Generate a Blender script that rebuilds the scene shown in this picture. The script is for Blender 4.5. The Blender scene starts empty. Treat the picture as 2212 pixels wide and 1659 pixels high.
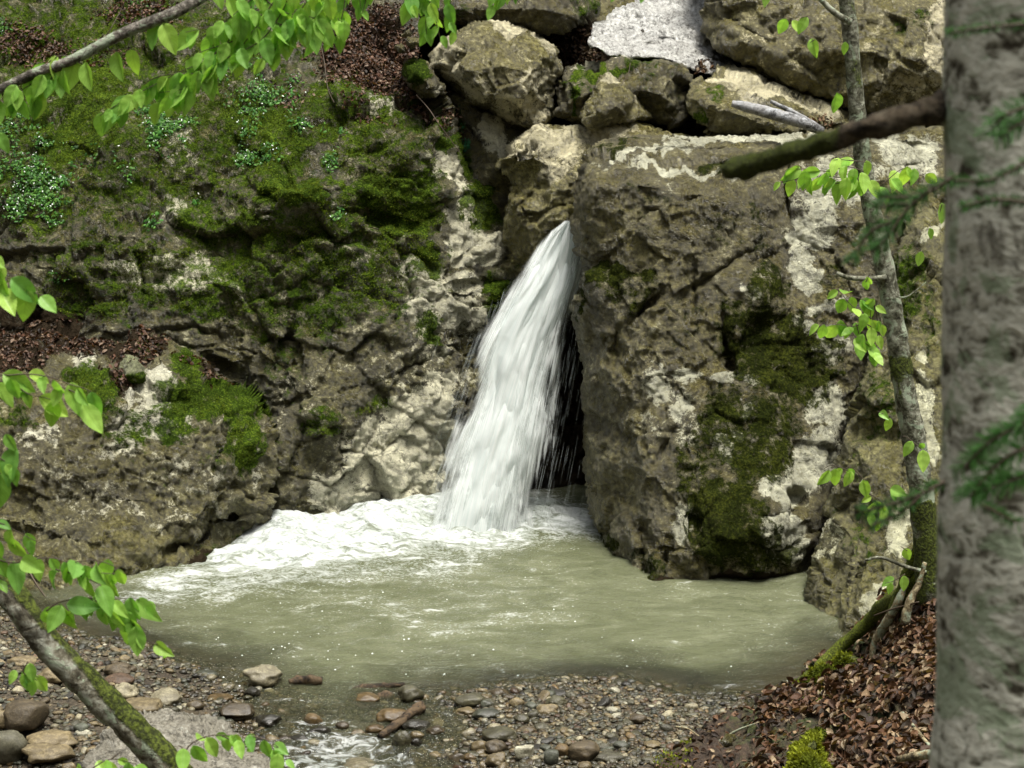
import bpy, bmesh, math, random
import numpy as np
from mathutils import Vector, geometry
random.seed(7); RNG = np.random.default_rng(11)
D = bpy.data; SC = bpy.context.scene; COL = SC.collection
R = math.radians

# ---------------- camera, world, sun, exposure ----------------
CAM_H, PITCH, FPX = 3.2, R(10), 4307.0            # pixel unit: the photograph at 2212 x 1659
cd = D.cameras.new('camera'); cam = D.objects.new('camera', cd); COL.objects.link(cam)
cam.location = (0, 0, CAM_H); cam.rotation_euler = (R(90) - PITCH, 0, 0)
cd.sensor_width = 36; cd.lens = 36 * FPX / 2212; cd.clip_start = .05; cd.clip_end = 500
cd.dof.use_dof = True; cd.dof.focus_distance = 11.6; cd.dof.aperture_fstop = 9.5
SC.camera = cam
SUN_EL, SUN_AZ = R(76), R(140)                    # azimuth from +Y towards +X
w = D.worlds.new("World"); SC.world = w; w.use_nodes = True
nt = w.node_tree; bg = nt.nodes['Background']
sky = nt.nodes.new('ShaderNodeTexSky'); sky.sky_type = 'NISHITA'; sky.sun_disc = False
sky.sun_elevation = SUN_EL; sky.sun_rotation = SUN_AZ; sky.air_density = 1.6; sky.dust_density = 4.0; sky.ozone_density = .6
hs = nt.nodes.new('ShaderNodeHueSaturation'); hs.inputs['Saturation'].default_value = .32   # thin overcast
nt.links.new(sky.outputs[0], hs.inputs['Color']); nt.links.new(hs.outputs[0], bg.inputs[0]); bg.inputs[1].default_value = .095
sd = D.lights.new('sun', 'SUN'); so = D.objects.new('sun', sd); COL.objects.link(so)
sd.energy = 3.4; sd.angle = R(24); sd.color = (1, .95, .86)
dv = Vector((math.sin(SUN_AZ) * math.cos(SUN_EL), math.cos(SUN_AZ) * math.cos(SUN_EL), math.sin(SUN_EL)))
so.rotation_euler = dv.to_track_quat('Z', 'Y').to_euler(); so.location = (0, 0, 20)
SC.view_settings.view_transform = 'Standard'; SC.view_settings.look = 'None'
SC.view_settings.exposure = 1.0; SC.view_settings.gamma = 1; SC.view_settings.use_curve_mapping = False
SC.cycles.transparent_max_bounces = 24

# ---------------- geometry helpers ----------------
cp, sp = math.cos(PITCH), math.sin(PITCH)
def ray(u, v):
    a = (np.asarray(u, float) - 1106) / FPX; b = (829.5 - np.asarray(v, float)) / FPX
    return a, cp + b * sp, -sp + b * cp
def at(u, v, Y):                                  # point seen at photo position u,v and lying at depth Y
    dx, dy, dz = ray(u, v); t = np.asarray(Y, float) / dy
    return np.stack(np.broadcast_arrays(dx * t, dy * t, CAM_H + dz * t), -1)
def onz(u, v, z=0.0):
    dx, dy, dz = ray(u, v); t = (z - CAM_H) / dz
    return np.stack(np.broadcast_arrays(dx * t, dy * t, CAM_H + dz * t), -1)
OFF = {'A1': (0, 0), 'A2': (707.8, 0), 'A3': (1460, 0), 'B1': (0, 548.6), 'B2': (707.8, 548.6), 'B3': (1460, 548.6),
       'C1': (0, 1092.7), 'C2': (707.8, 1092.7), 'C3': (1460, 1092.7)}
def T(tile, pts):
    ox, oy = OFF[tile]
    return [(ox + p[0] / 2.929, oy + p[1] / 2.929) + tuple(p[2:]) for p in pts]

def h3(i, j, k, s=0):
    i = i.astype(np.uint32); j = j.astype(np.uint32); k = k.astype(np.uint32)
    h = i * np.uint32(374761393) + j * np.uint32(668265263) + k * np.uint32(2147483647) + np.uint32((s * 362437 + 12345) & 0xffffffff)
    h = (h ^ (h >> np.uint32(13))) * np.uint32(1274126177)
    h = (h ^ (h >> np.uint32(15))) * np.uint32(2246822519)
    h ^= h >> np.uint32(16)
    return (h & np.uint32(0xffffff)).astype(np.float32) / np.float32(16777215)
def vnoise(p, s=0):                               # value noise, -1..1
    f = np.floor(p).astype(np.int64); t = (p - f).astype(np.float32); t = t * t * t * (t * (t * 6 - 15) + 10)
    r = 0
    for a in (0, 1):
        for b in (0, 1):
            for c in (0, 1):
                wgt = (t[:, 0] if a else 1 - t[:, 0]) * (t[:, 1] if b else 1 - t[:, 1]) * (t[:, 2] if c else 1 - t[:, 2])
                r = r + wgt * h3(f[:, 0] + a, f[:, 1] + b, f[:, 2] + c, s)
    return r * 2 - 1
def fbm(p, oct=4, s=0, gain=.5):
    r = 0; a = 1
    for o in range(oct):
        r = r + a * vnoise(p * (2.03 ** o) + o * 17.3, s + o); a *= gain
    return r
def worley(p, s=0):                               # f1, f2, offset to the cell centre, random vector of the cell
    f = np.floor(p).astype(np.int64); n = len(p)
    f1 = np.full(n, 9., np.float32); f2 = f1.copy(); c = np.zeros((n, 3), np.float32); idc = np.zeros((n, 3), np.int64)
    for a in (-1, 0, 1):
        for b in (-1, 0, 1):
            for d in (-1, 0, 1):
                g = f + (a, b, d)
                q = np.stack([g[:, i] + h3(g[:, 0], g[:, 1], g[:, 2], s + 31 + i) for i in range(3)], 1) - p
                dd = np.sqrt((q * q).sum(1)).astype(np.float32)
                m = dd < f1
                f2 = np.where(m, f1, np.minimum(f2, dd)); f1 = np.where(m, dd, f1)
                c[m] = q[m]; idc[m] = g[m]
    rv = np.stack([h3(idc[:, 0], idc[:, 1], idc[:, 2], s + 71 + i) for i in range(4)], 1) * 2 - 1
    return f1, f2, c, rv

def newmesh(name, V, F, mat, smooth=True, attrs=None):
    me = D.meshes.new(name); V = np.asarray(V, np.float32)
    if isinstance(F, np.ndarray):
        k = F.shape[1]; nf = len(F)
        me.vertices.add(len(V)); me.vertices.foreach_set('co', V.ravel())
        me.loops.add(nf * k); me.loops.foreach_set('vertex_index', F.astype(np.int32).ravel())
        me.polygons.add(nf); me.polygons.foreach_set('loop_start', np.arange(0, nf * k, k, dtype=np.int32))
        me.update(calc_edges=True)
    else:
        me.from_pydata(V.tolist(), [], F); me.update()
    me.polygons.foreach_set('use_smooth', np.full(len(me.polygons), smooth))
    for nm, A in (attrs or {}).items():
        at_ = me.attributes.new(nm, 'FLOAT_COLOR', 'POINT')
        B = np.ones((len(V), 4), np.float32); B[:, :A.shape[1]] = A
        at_.data.foreach_set('color', B.ravel())
    me.validate(); me.materials.append(mat)
    return me
def link(name, me, parent=None, loc=None):
    o = D.objects.new(name, me); COL.objects.link(o)
    if parent is not None: o.parent = parent
    if loc is not None: o.location = loc
    return o
def tag(o, label=None, cat=None, group=None, kind=None):
    if label: o['label'] = label
    if cat: o['category'] = cat
    if group: o['group'] = group
    if kind: o['kind'] = kind
    return o
def empty(name, loc, label, cat, group=None):
    o = D.objects.new(name, None); COL.objects.link(o); o.location = loc; o.empty_display_size = .05
    return tag(o, label, cat, group)
def obj(name, V, F, mat, parent=None, smooth=True, attrs=None, base=None):
    """one mesh object; its origin is put at base (world) or at its own foot"""
    V = np.asarray(V, float)
    if parent is not None: org = np.array(parent.location)
    elif base is not None: org = np.array(base, float)
    else: org = np.array([V[:, 0].mean(), V[:, 1].mean(), V[:, 2].min()])
    o = link(name, newmesh(name, V - org, F, mat, smooth, attrs), parent)
    if parent is None: o.location = org
    return o

# ---------------- node helpers ----------------
class NT:
    def __init__(s, name):
        s.m = D.materials.new(name); s.m.use_nodes = True; s.t = s.m.node_tree; s.t.nodes.clear()
        s.out = s.t.nodes.new('ShaderNodeOutputMaterial')
    def n(s, ty, **k):
        x = s.t.nodes.new(ty)
        for a, b in k.items():
            if a.startswith('i_'):
                q = a[2:]; q = int(q) if q.isdigit() else q.replace('_', ' ')
                if hasattr(b, 'is_output') or isinstance(b, bpy.types.NodeSocket): s.t.links.new(b, x.inputs[q])
                else: x.inputs[q].default_value = b
            else: setattr(x, a, b)
        return x
    def math(s, op, a, b=0., c=None, clamp=False):
        x = s.n('ShaderNodeMath', operation=op, use_clamp=clamp)
        for i, q in enumerate([a, b] + ([c] if c is not None else [])):
            if isinstance(q, bpy.types.NodeSocket): s.t.links.new(q, x.inputs[i])
            else: x.inputs[i].default_value = q
        return x.outputs[0]
    def noise(s, vec, scale, detail=5, rough=.6, dist=0.):
        x = s.n('ShaderNodeTexNoise', i_Scale=scale, i_Detail=detail, i_Roughness=rough, i_Distortion=dist)
        s.t.links.new(vec, x.inputs['Vector']); return x.outputs['Fac']
    def ramp(s, f, stops, interp='LINEAR'):
        x = s.n('ShaderNodeValToRGB'); cr = x.color_ramp; cr.interpolation = interp
        while len(cr.elements) < len(stops): cr.elements.new(.5)
        for e, (p, c) in zip(cr.elements, stops):
            e.position = p; e.color = (c if len(c) == 4 else tuple(c) + (1,)) if isinstance(c, tuple) else (c, c, c, 1)
        s.t.links.new(f, x.inputs[0]); return x.outputs[0]
    def mix(s, f, a, b, mode='MIX'):
        x = s.n('ShaderNodeMix', data_type='RGBA', blend_type=mode)
        for i, q in ((0, f), (6, a), (7, b)):
            if isinstance(q, bpy.types.NodeSocket): s.t.links.new(q, x.inputs[i])
            elif i == 0: x.inputs[0].default_value = q
            else: x.inputs[i].default_value = tuple(q) + (1,) if len(q) == 3 else q
        return x.outputs[2]
    def step(s, f, lo, hi):
        x = s.n('ShaderNodeMapRange', interpolation_type='SMOOTHSTEP', i_1=lo, i_2=hi)
        s.t.links.new(f, x.inputs[0]); return x.outputs[0]
    def attr(s, name):
        x = s.n('ShaderNodeAttribute', attribute_name=name); return x
    def sep(s, col):
        x = s.n('ShaderNodeSeparateColor'); s.t.links.new(col, x.inputs[0]); return x.outputs
    def bump(s, h, strength, dist, nrm=None):
        x = s.n('ShaderNodeBump', i_Strength=strength, i_Distance=dist); s.t.links.new(h, x.inputs['Height'])
        if nrm: s.t.links.new(nrm, x.inputs['Normal'])
        return x.outputs[0]
    def done(s, sh):
        s.t.links.new(sh, s.out.inputs['Surface']); return s.m

def rock_mat(name, c=((.030, .025, .011), (.105, .088, .040), (.27, .235, .13)), pale=(.68, .64, .52), rough=(.24, .58), moss_up=.5, fleck=.5, bump=1.0, dark=1.0, mul=1.0, mossc=1.0, warm=True):
    wm = lambda x: (x[0] * mul * .86, x[1] * .91 * mul, x[2] * .53 * mul)
    c = tuple(wm(x) for x in c) if warm else c; pale = (pale[0] * 1.06, pale[1] * 1.09, pale[2] * .97)
    t = NT(name); pos = t.n('ShaderNodeNewGeometry'); P = pos.outputs['Position']
    n1 = t.noise(P, 1.7, 8, .62, .4); n2 = t.noise(P, 9, 8, .74, .3); n3 = t.noise(P, 42, 8, .78); n4 = t.noise(P, 4, 6, .65, .8)
    f = t.math('ADD', t.math('ADD', t.math('MULTIPLY', n1, .28), t.math('MULTIPLY', n2, .27)), t.math('MULTIPLY', n3, .45))
    col = t.ramp(f, [(.41, c[0]), (.5, c[1]), (.585, c[2])])
    fl = t.step(t.math('ADD', t.math('MULTIPLY', n3, .5), t.math('MULTIPLY', n2, .5)), .545, .60)
    col = t.mix(t.math('MULTIPLY', t.math('MULTIPLY', fl, t.step(n4, .42, .58)), fleck), col, pale)
    pit = t.step(t.math('ADD', t.math('MULTIPLY', n3, .6), t.math('MULTIPLY', n2, .4)), .45, .38)
    col = t.mix(t.math('MULTIPLY', pit, .65), col, tuple(x * .35 for x in c[0]))
    # cracks
    vo = t.n('ShaderNodeTexVoronoi', feature='DISTANCE_TO_EDGE', i_Scale=3.0)
    wv = t.n('ShaderNodeVectorMath', operation='MULTIPLY_ADD'); t.t.links.new(t.n('ShaderNodeTexNoise', i_Scale=6., i_Detail=5., i_Roughness=.7).outputs['Color'], wv.inputs[0])
    wv.inputs[1].default_value = (.8, .8, .8); t.t.links.new(P, wv.inputs[2]); t.t.links.new(wv.outputs[0], vo.inputs['Vector'])
    crack = t.step(vo.outputs['Distance'], .0, .03)
    at_ = t.attr('mask'); s = t.sep(at_.outputs['Color'])
    ms = t.math('MULTIPLY', t.math('SUBTRACT', t.math('ADD', t.math('MULTIPLY', n2, .55), t.math('MULTIPLY', n3, .45)), .5), 3.4)
    ms2 = t.math('MULTIPLY', t.math('SUBTRACT', t.math('ADD', t.math('MULTIPLY', n2, .6), t.math('MULTIPLY', t.noise(P, 23, 6, .7), .4)), .5), 3.2)
    pf = t.step(t.math('ADD', t.math('MULTIPLY', s[1], 1.12), ms), .47, .62)
    pc = t.mix(t.step(n4, .4, .62), tuple(x * .62 for x in pale), pale)
    pc = t.mix(t.math('MULTIPLY', t.step(n3, .50, .60), .35), pc, c[2])
    col = t.mix(t.math('MULTIPLY', pf, .92), col, pc)
    dirt = t.step(t.math('ADD', s[2], ms), .40, .65)  # darkens for dirt, and for shade in the cave and gaps
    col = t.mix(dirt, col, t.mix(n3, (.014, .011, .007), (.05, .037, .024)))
    col = t.mix(t.math('MULTIPLY', t.math('MULTIPLY', t.math('SUBTRACT', 1., crack), t.step(n4, .45, .6)), .6), col, (.03, .026, .016))
    nz = t.n('ShaderNodeSeparateXYZ'); t.t.links.new(pos.outputs['Normal'], nz.inputs[0])
    up = t.math('MULTIPLY', nz.outputs[2], moss_up * .35)
    mf = t.math('MULTIPLY', t.step(t.math('ADD', t.math('ADD', s[0], t.math('MULTIPLY', ms2, -1.0)), up), .38, .72), .95)
    nm = t.noise(P, 70, 5, .75)
    mcol = t.ramp(t.math('ADD', t.math('MULTIPLY', nm, .7), t.math('MULTIPLY', n4, .3)), [(.36, (.010, .022, .002)), (.5, (.036, .070, .006)), (.60, (.13, .20, .016))])
    if mossc != 1: mcol = t.mix(1., mcol, (mossc * 1.1, mossc * .85, mossc * 1.3), 'MULTIPLY')
    col = t.mix(mf, col, mcol)
    vf = t.n('ShaderNodeTexVoronoi', feature='DISTANCE_TO_EDGE', i_Scale=11.0); wf_ = t.n('ShaderNodeVectorMath', operation='MULTIPLY_ADD'); t.t.links.new(t.n('ShaderNodeTexNoise', i_Scale=14., i_Detail=6., i_Roughness=.75).outputs['Color'], wf_.inputs[0])
    wf_.inputs[1].default_value = (.22, .22, .34); t.t.links.new(P, wf_.inputs[2]); t.t.links.new(wf_.outputs[0], vf.inputs['Vector'])
    fc = t.math('MULTIPLY', t.step(vf.outputs['Distance'], .05, .0), t.step(n1, .44, .56))
    n6 = t.noise(P, 120, 4, .7)
    pit2 = t.math('MAXIMUM', t.math('MULTIPLY', fc, .75), t.step(t.math('ADD', t.math('MULTIPLY', n3, .7), t.math('MULTIPLY', n6, .3)), .455, .39))
    col = t.mix(t.math('MULTIPLY', pit2, .72), col, (.020, .017, .008))
    if dark != 1: col = t.mix(1.0, col, (dark, dark, dark), 'MULTIPLY')
    hgt = t.math('ADD', t.math('ADD', t.math('MULTIPLY', n2, .25), t.math('MULTIPLY', n3, .62)), t.math('ADD', t.math('MULTIPLY', crack, .12), t.math('MULTIPLY', n6, .12)))
    hgt = t.math('SUBTRACT', hgt, t.math('MULTIPLY', fc, .18))
    for sc_, wt_ in ((9., .55), (26., .42)):          # chipped facets
        dp = t.n('ShaderNodeVectorMath', operation='MULTIPLY_ADD'); t.t.links.new(t.n('ShaderNodeTexNoise', i_Scale=sc_ * 1.2, i_Detail=4., i_Roughness=.6).outputs['Color'], dp.inputs[0]); dp.inputs[1].default_value = (.5 / sc_,) * 3; t.t.links.new(P, dp.inputs[2])
        vc = t.n('ShaderNodeTexVoronoi', feature='F1', i_Scale=sc_); t.t.links.new(dp.outputs[0], vc.inputs['Vector'])
        a1 = t.n('ShaderNodeVectorMath', operation='SUBTRACT'); t.t.links.new(dp.outputs[0], a1.inputs[0]); t.t.links.new(vc.outputs['Position'], a1.inputs[1])
        a2 = t.n('ShaderNodeVectorMath', operation='SUBTRACT'); t.t.links.new(vc.outputs['Color'], a2.inputs[0]); a2.inputs[1].default_value = (.5, .5, .5)
        a3 = t.n('ShaderNodeVectorMath', operation='DOT_PRODUCT'); t.t.links.new(a1.outputs[0], a3.inputs[0]); t.t.links.new(a2.outputs[0], a3.inputs[1])
        hgt = t.math('ADD', hgt, t.math('MULTIPLY', a3.outputs['Value'], sc_ * wt_))
    hgt = t.math('ADD', hgt, t.math('MULTIPLY', t.math('MULTIPLY', nm, mf), .45))
    b = t.bump(hgt, bump, .042)
    rg = t.math('ADD', t.math('MULTIPLY', t.step(n4, .38, .62), rough[1] - rough[0]), rough[0])
    rg = t.math('MAXIMUM', rg, t.math('MULTIPLY', mf, .9)); rg = t.math('MAXIMUM', rg, t.math('MULTIPLY', dirt, .8))
    pr = t.n('ShaderNodeBsdfPrincipled'); L = t.t.links
    L.new(col, pr.inputs['Base Color']); L.new(rg, pr.inputs['Roughness']); L.new(b, pr.inputs['Normal'])
    sp_ = t.math('MULTIPLY', t.math('SUBTRACT', 1., t.math('MAXIMUM', mf, dirt)), .8); L.new(sp_, pr.inputs['Specular IOR Level'])
    return t.done(pr.outputs[0])

def attr_mat(name, attr='col', rough=.5, spec=.5, bump=0, bscale=40, transl=0, var=.0, coat=0):
    t = NT(name); P = t.n('ShaderNodeNewGeometry').outputs['Position']
    col = t.attr(attr).outputs['Color']; L = t.t.links
    if var:
        n = t.noise(P, bscale, 6, .7); col = t.mix(1., col, t.ramp(n, [(.3, 1 - var), (.7, 1 + var)]), 'MULTIPLY')
    pr = t.n('ShaderNodeBsdfPrincipled', i_Roughness=rough); L.new(col, pr.inputs['Base Color']); pr.inputs['Specular IOR Level'].default_value = spec
    if coat: pr.inputs['Coat Weight'].default_value = coat; pr.inputs['Coat Roughness'].default_value = .095
    if bump: L.new(t.bump(t.noise(P, bscale, 6, .7), bump, .02), pr.inputs['Normal'])
    if transl:
        tr = t.n('ShaderNodeBsdfTranslucent'); L.new(t.mix(1., col, (1.5, 1.35, .45), 'MULTIPLY'), tr.inputs[0])
        mx = t.n('ShaderNodeMixShader', i_0=transl); L.new(pr.outputs[0], mx.inputs[1]); L.new(tr.outputs[0], mx.inputs[2])
        return t.done(mx.outputs[0])
    return t.done(pr.outputs[0])

def bark_mat(name, c0, c1, c2, scale=30, moss=0., lich=(.30, .36, .26), mossc=(.05, .065, .008), stretch=(1, 1, .45)):
    t = NT(name); tc = t.n('ShaderNodeNewGeometry').outputs['Position']
    mp = t.n('ShaderNodeMapping'); mp.inputs['Scale'].default_value = stretch; t.t.links.new(tc, mp.inputs[0]); P = mp.outputs[0]
    n1 = t.noise(P, scale, 7, .68, .3); n2 = t.noise(P, scale * .28, 5, .6, .5); n3 = t.noise(P, scale * 4, 4, .7)
    col = t.ramp(t.math('ADD', t.math('MULTIPLY', n1, .75), t.math('MULTIPLY', n3, .25)), [(.38, c0), (.47, c1), (.62, c2)])
    n5 = t.noise(P, scale * .55, 6, .7, .7)
    col = t.mix(t.math('MULTIPLY', t.step(n5, .52, .56), .8), col, t.mix(n3, tuple(x * .75 for x in lich), tuple(x * 1.25 for x in lich)))
    col = t.mix(t.math('MULTIPLY', t.step(n5, .45, .41), .7), col, tuple(x * .9 for x in c0))
    s = t.sep(t.attr('mask').outputs['Color'])
    mf = t.step(t.math('ADD', t.math('ADD', s[0], t.math('MULTIPLY', n2, 1.2)), t.math('MULTIPLY', n1, .5)), 1.25 - moss, 1.42 - moss)
    mc = t.mix(t.step(n3, .4, .65), tuple(x * .35 for x in mossc), tuple(x * 1.8 for x in mossc))
    col = t.mix(mf, col, mc)
    dk = t.step(t.math('ADD', s[1], t.math('MULTIPLY', n1, .8)), .8, 1.0)
    col = t.mix(dk, col, (.012, .009, .006))
    pr = t.n('ShaderNodeBsdfPrincipled', i_Roughness=.8); L = t.t.links; L.new(col, pr.inputs['Base Color']); pr.inputs['Specular IOR Level'].default_value = .25
    L.new(t.bump(t.math('ADD', n1, t.math('MULTIPLY', t.math('MULTIPLY', n3, mf), .8)), .7, .02), pr.inputs['Normal'])
    return t.done(pr.outputs[0])
# ---------------- traced rock solids ----------------
def sdist(px, py, poly):
    """signed distance (inside > 0) and nearest outline point"""
    P = np.asarray(poly, float)[:, :2]; Q = np.roll(P, -1, 0)
    best = np.full(px.shape, 1e9); nx = px.copy(); ny = py.copy(); ins = np.zeros(px.shape, bool)
    for (x0, y0), (x1, y1) in zip(P, Q):
        ex, ey = x1 - x0, y1 - y0; L2 = ex * ex + ey * ey + 1e-9
        t = np.clip(((px - x0) * ex + (py - y0) * ey) / L2, 0, 1)
        qx = x0 + t * ex; qy = y0 + t * ey; d = np.hypot(px - qx, py - qy)
        m = d < best; best = np.where(m, d, best); nx = np.where(m, qx, nx); ny = np.where(m, qy, ny)
        c = ((y0 > py) != (y1 > py)) & (px < ex * (py - y0) / (ey if ey else 1e-9) + x0)
        ins ^= c
    return np.where(ins, best, -best), nx, ny
def smooth_outline(poly, it=1):
    P = np.asarray(poly, float)
    for _ in range(it):
        Q = np.roll(P, -1, 0); P = np.stack([.75 * P + .25 * Q, .25 * P + .75 * Q], 1).reshape(-1, P.shape[1])
    return P
def tri_interp(ctrl, X, Y):
    C = np.asarray(ctrl, float); vs = [Vector((float(c[0]), float(c[1]))) for c in C]
    v, e, f, ov, oe, of = geometry.delaunay_2d_cdt(vs, [], [], 0, 1e-4)
    src = [o[0] for o in ov]; out = np.full(X.shape, np.nan)
    for t in f:
        if len(t) != 3: continue
        a, b, c = [C[src[i]] for i in t]
        x0, x1 = min(a[0], b[0], c[0]), max(a[0], b[0], c[0]); y0, y1 = min(a[1], b[1], c[1]), max(a[1], b[1], c[1])
        m = (X >= x0 - 1) & (X <= x1 + 1) & (Y >= y0 - 1) & (Y <= y1 + 1)
        if not m.any(): continue
        det = (b[1] - c[1]) * (a[0] - c[0]) + (c[0] - b[0]) * (a[1] - c[1])
        if abs(det) < 1e-9: continue
        xx, yy = X[m], Y[m]
        l0 = ((b[1] - c[1]) * (xx - c[0]) + (c[0] - b[0]) * (yy - c[1])) / det
        l1 = ((c[1] - a[1]) * (xx - c[0]) + (a[0] - c[0]) * (yy - c[1])) / det; l2 = 1 - l0 - l1
        ok = (l0 > -.01) & (l1 > -.01) & (l2 > -.01)
        val = l0 * a[2] + l1 * b[2] + l2 * c[2]; cur = out[m]; cur[ok] = val[ok]; out[m] = cur
    bad = np.isnan(out)
    if bad.any():
        bx, by = X[bad], Y[bad]; d = (bx[:, None] - C[None, :, 0]) ** 2 + (by[:, None] - C[None, :, 1]) ** 2
        out[bad] = C[d.argmin(1), 2]
    return out
def blur(A, n):
    for _ in range(n):
        B = np.pad(A, 1, mode='edge')
        A = (B[1:-1, 1:-1] * 2 + B[:-2, 1:-1] + B[2:, 1:-1] + B[1:-1, :-2] + B[1:-1, 2:]) / 6
    return A
def vnormals(V, F):
    a = V[F[:, 2]] - V[F[:, 0]]; b = V[F[:, 3]] - V[F[:, 1]] if F.shape[1] == 4 else V[F[:, 1]] - V[F[:, 0]]
    n = np.cross(a, b) if F.shape[1] == 4 else np.cross(b, a)
    N = np.zeros_like(V)
    for k in range(F.shape[1]): 
        for c in range(3): N[:, c] += np.bincount(F[:, k], n[:, c], len(V))
    return N / (np.linalg.norm(N, axis=1, keepdims=True) + 1e-12)
def blobval(U, V, blobs, seed):
    """soft ragged patches: (u, v, ru, rv, angle, strength)"""
    q = np.stack([U / 38, V / 38, np.full(U.shape, seed * 3.3)], 1)
    wu = fbm(q, 3, seed) * 16; wv = fbm(q + 50, 3, seed + 9) * 16
    r = np.zeros(U.shape)
    for b in blobs:
        u, v, ru, rv = b[:4]; a = R(b[4]) if len(b) > 4 else 0; s = b[5] if len(b) > 5 else .8
        dx, dy = U + wu - u, V + wv - v
        x = dx * math.cos(a) + dy * math.sin(a); y = -dx * math.sin(a) + dy * math.cos(a)
        d = (x / ru) ** 2 + (y / rv) ** 2
        r = np.maximum(r, s * np.clip(1.25 - d * .8, 0, 1)) if s > 0 else np.where(d < 1.2, r * np.clip(d, 0, 1), r)
    return r
SURF = {}
def relief(name, outline, inner, mat, s=3.6, thick=.9, rpx=26, rdep=.10, chip=(.034, .013), cell=(2.6, 8.5), lump=.03, fine=.009,
           moss=(), pale=(), dirt=(), seed=1, blurn=2, sm=1, shrink=.25, carve=(), dY=0.):
    outline = [(a[0], a[1], a[2] + dY) for a in outline]; inner = [(a[0], a[1], a[2] + dY) for a in inner]
    O = smooth_outline(outline, sm); ctrl = list(map(tuple, outline)) + list(map(tuple, inner))
    x0, y0 = O[:, 0].min() - s, O[:, 1].min() - s; x1, y1 = O[:, 0].max() + s, O[:, 1].max() + s
    gx = np.arange(x0, x1 + s, s); gy = np.arange(y0, y1 + s, s); U, V = np.meshgrid(gx, gy)
    # ragged outline
    wq = np.stack([U.ravel() / 22, V.ravel() / 22, np.full(U.size, seed * 1.7)], 1)
    d, nx, ny = sdist(U, V, O)
    Y = blur(tri_interp(ctrl, U, V), blurn)
    for (cu, cv, ru, rv, ang, dep) in carve:           # notches and cracks cut in (dep > 0) or swellings (dep < 0)
        a = R(ang); qx, qy = (U - cu), (V - cv); xx = (qx * math.cos(a) + qy * math.sin(a)) / ru; yy = (-qx * math.sin(a) + qy * math.cos(a)) / rv
        Y = Y + dep * np.exp(-(xx * xx + yy * yy) * 1.6)
    keep = d > -.8 * s
    cellk = keep[:-1, :-1] & keep[1:, :-1] & keep[:-1, 1:] & keep[1:, 1:] & ((d[:-1, :-1] > 0) | (d[1:, 1:] > 0) | (d[:-1, 1:] > 0) | (d[1:, :-1] > 0))
    snap = d < .35 * s; U = np.where(snap, nx, U); V = np.where(snap, ny, V)
    dd = np.clip(d, 0, rpx) / rpx; Y = Y + rdep * (1 - np.sqrt(np.clip(1 - (1 - dd) ** 2, 0, 1)))
    idx = np.arange(U.size).reshape(U.shape)
    F = np.stack([idx[:-1, :-1][cellk], idx[1:, :-1][cellk], idx[1:, 1:][cellk], idx[:-1, 1:][cellk]], 1)
    used, inv = np.unique(F, return_inverse=True); F = inv.reshape(F.shape)
    uu, vv, yy = U.ravel()[used], V.ravel()[used], Y.ravel()[used]
    X = at(uu, vv, yy); N = vnormals(X, F)
    p = X + seed * 7.7
    q = p + .045 * np.stack([fbm(p * 3.4, 3, seed + 5 * i) for i in range(3)], 1)
    q = q @ np.array([[.8, .35, -.3], [-.2, 1, .25], [.45, -.1, .9]])
    h = lump * fbm(p * 1.6, 3, seed)
    f1, f2, c, rv = worley(q * cell[0] * np.array([1, 1, 1.25]), seed)
    h = h + chip[0] * ((c * rv[:, :3]).sum(1) * 1.5 + rv[:, 3] * .8) - chip[0] * .4 * np.exp(-((f2 - f1) / .035) ** 2)
    f1, f2, c, rv = worley(q * cell[1], seed + 3)
    h = h + chip[1] * ((c * rv[:, :3]).sum(1) * 1.5 + rv[:, 3] * .7)
    rg = 1 - np.abs(fbm(p * [5, 5, 7] + 3, 4, seed + 4, .6)); h = h + fine * 1.1 * (rg - .6)
    h = h + fine * .9 * fbm(p @ np.array([[9, 3, -8], [-2, 9, 3], [14, 0, 12.]]), 2, seed + 6)
    h = h + fine * fbm(p * 22, 3, seed + 2, .6)
    X = X + N * h[:, None]
    N2 = vnormals(X, F)
    M = np.stack([blobval(uu, vv, moss, seed), blobval(uu, vv, pale, seed + 1), blobval(uu, vv, dirt, seed + 2)], 1)
    # sides and back
    E = np.concatenate([F[:, [0, 1]], F[:, [1, 2]], F[:, [2, 3]], F[:, [3, 0]]])
    key = np.sort(E, 1); kk = key[:, 0].astype(np.int64) * (len(X) + 1) + key[:, 1]
    _, ix, cnt = np.unique(kk, return_index=True, return_counts=True); B = E[ix[cnt == 1]]
    ring = np.unique(B); rmap = {int(a): i for i, a in enumerate(ring)}; n0 = len(X); nr = len(ring)
    cen = X[ring].mean(0); cen[1] += thick
    rings = [X]; Fs = [F]; prev = ring; Ms = [M]
    for k, (fy, fs) in enumerate([(.33, .02), (.7, .5), (1., 1.)]):
        q = X[ring].copy(); ro = (q - [0, 0, CAM_H]); q = q + ro / np.linalg.norm(ro, axis=1, keepdims=True) * thick * fy
        q = q + (cen - q) * [1, 0, 1] * shrink * fs
        q += .03 * fy * np.stack([vnoise(q * 4, seed + 80 + i) for i in range(3)], 1)
        rings.append(q); cur = n0 + k * nr + np.arange(nr); Ms.append(M[ring])
        pm = {int(a): int(b) for a, b in zip(ring, prev)}; cm = {int(a): int(b) for a, b in zip(ring, cur)}
        Fs.append(np.array([[pm[int(b)], pm[int(a)], cm[int(a)], cm[int(b)]] for a, b in B])); prev = cur
    rings.append((rings[-1].mean(0) + [0, .15, 0])[None]); Ms.append(np.zeros((1, 3)))
    ci = n0 + 3 * nr; cm = {int(a): int(b) for a, b in zip(ring, prev)}
    capq = np.array([[cm[int(b)], cm[int(a)], ci, ci] for a, b in B])
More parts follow.
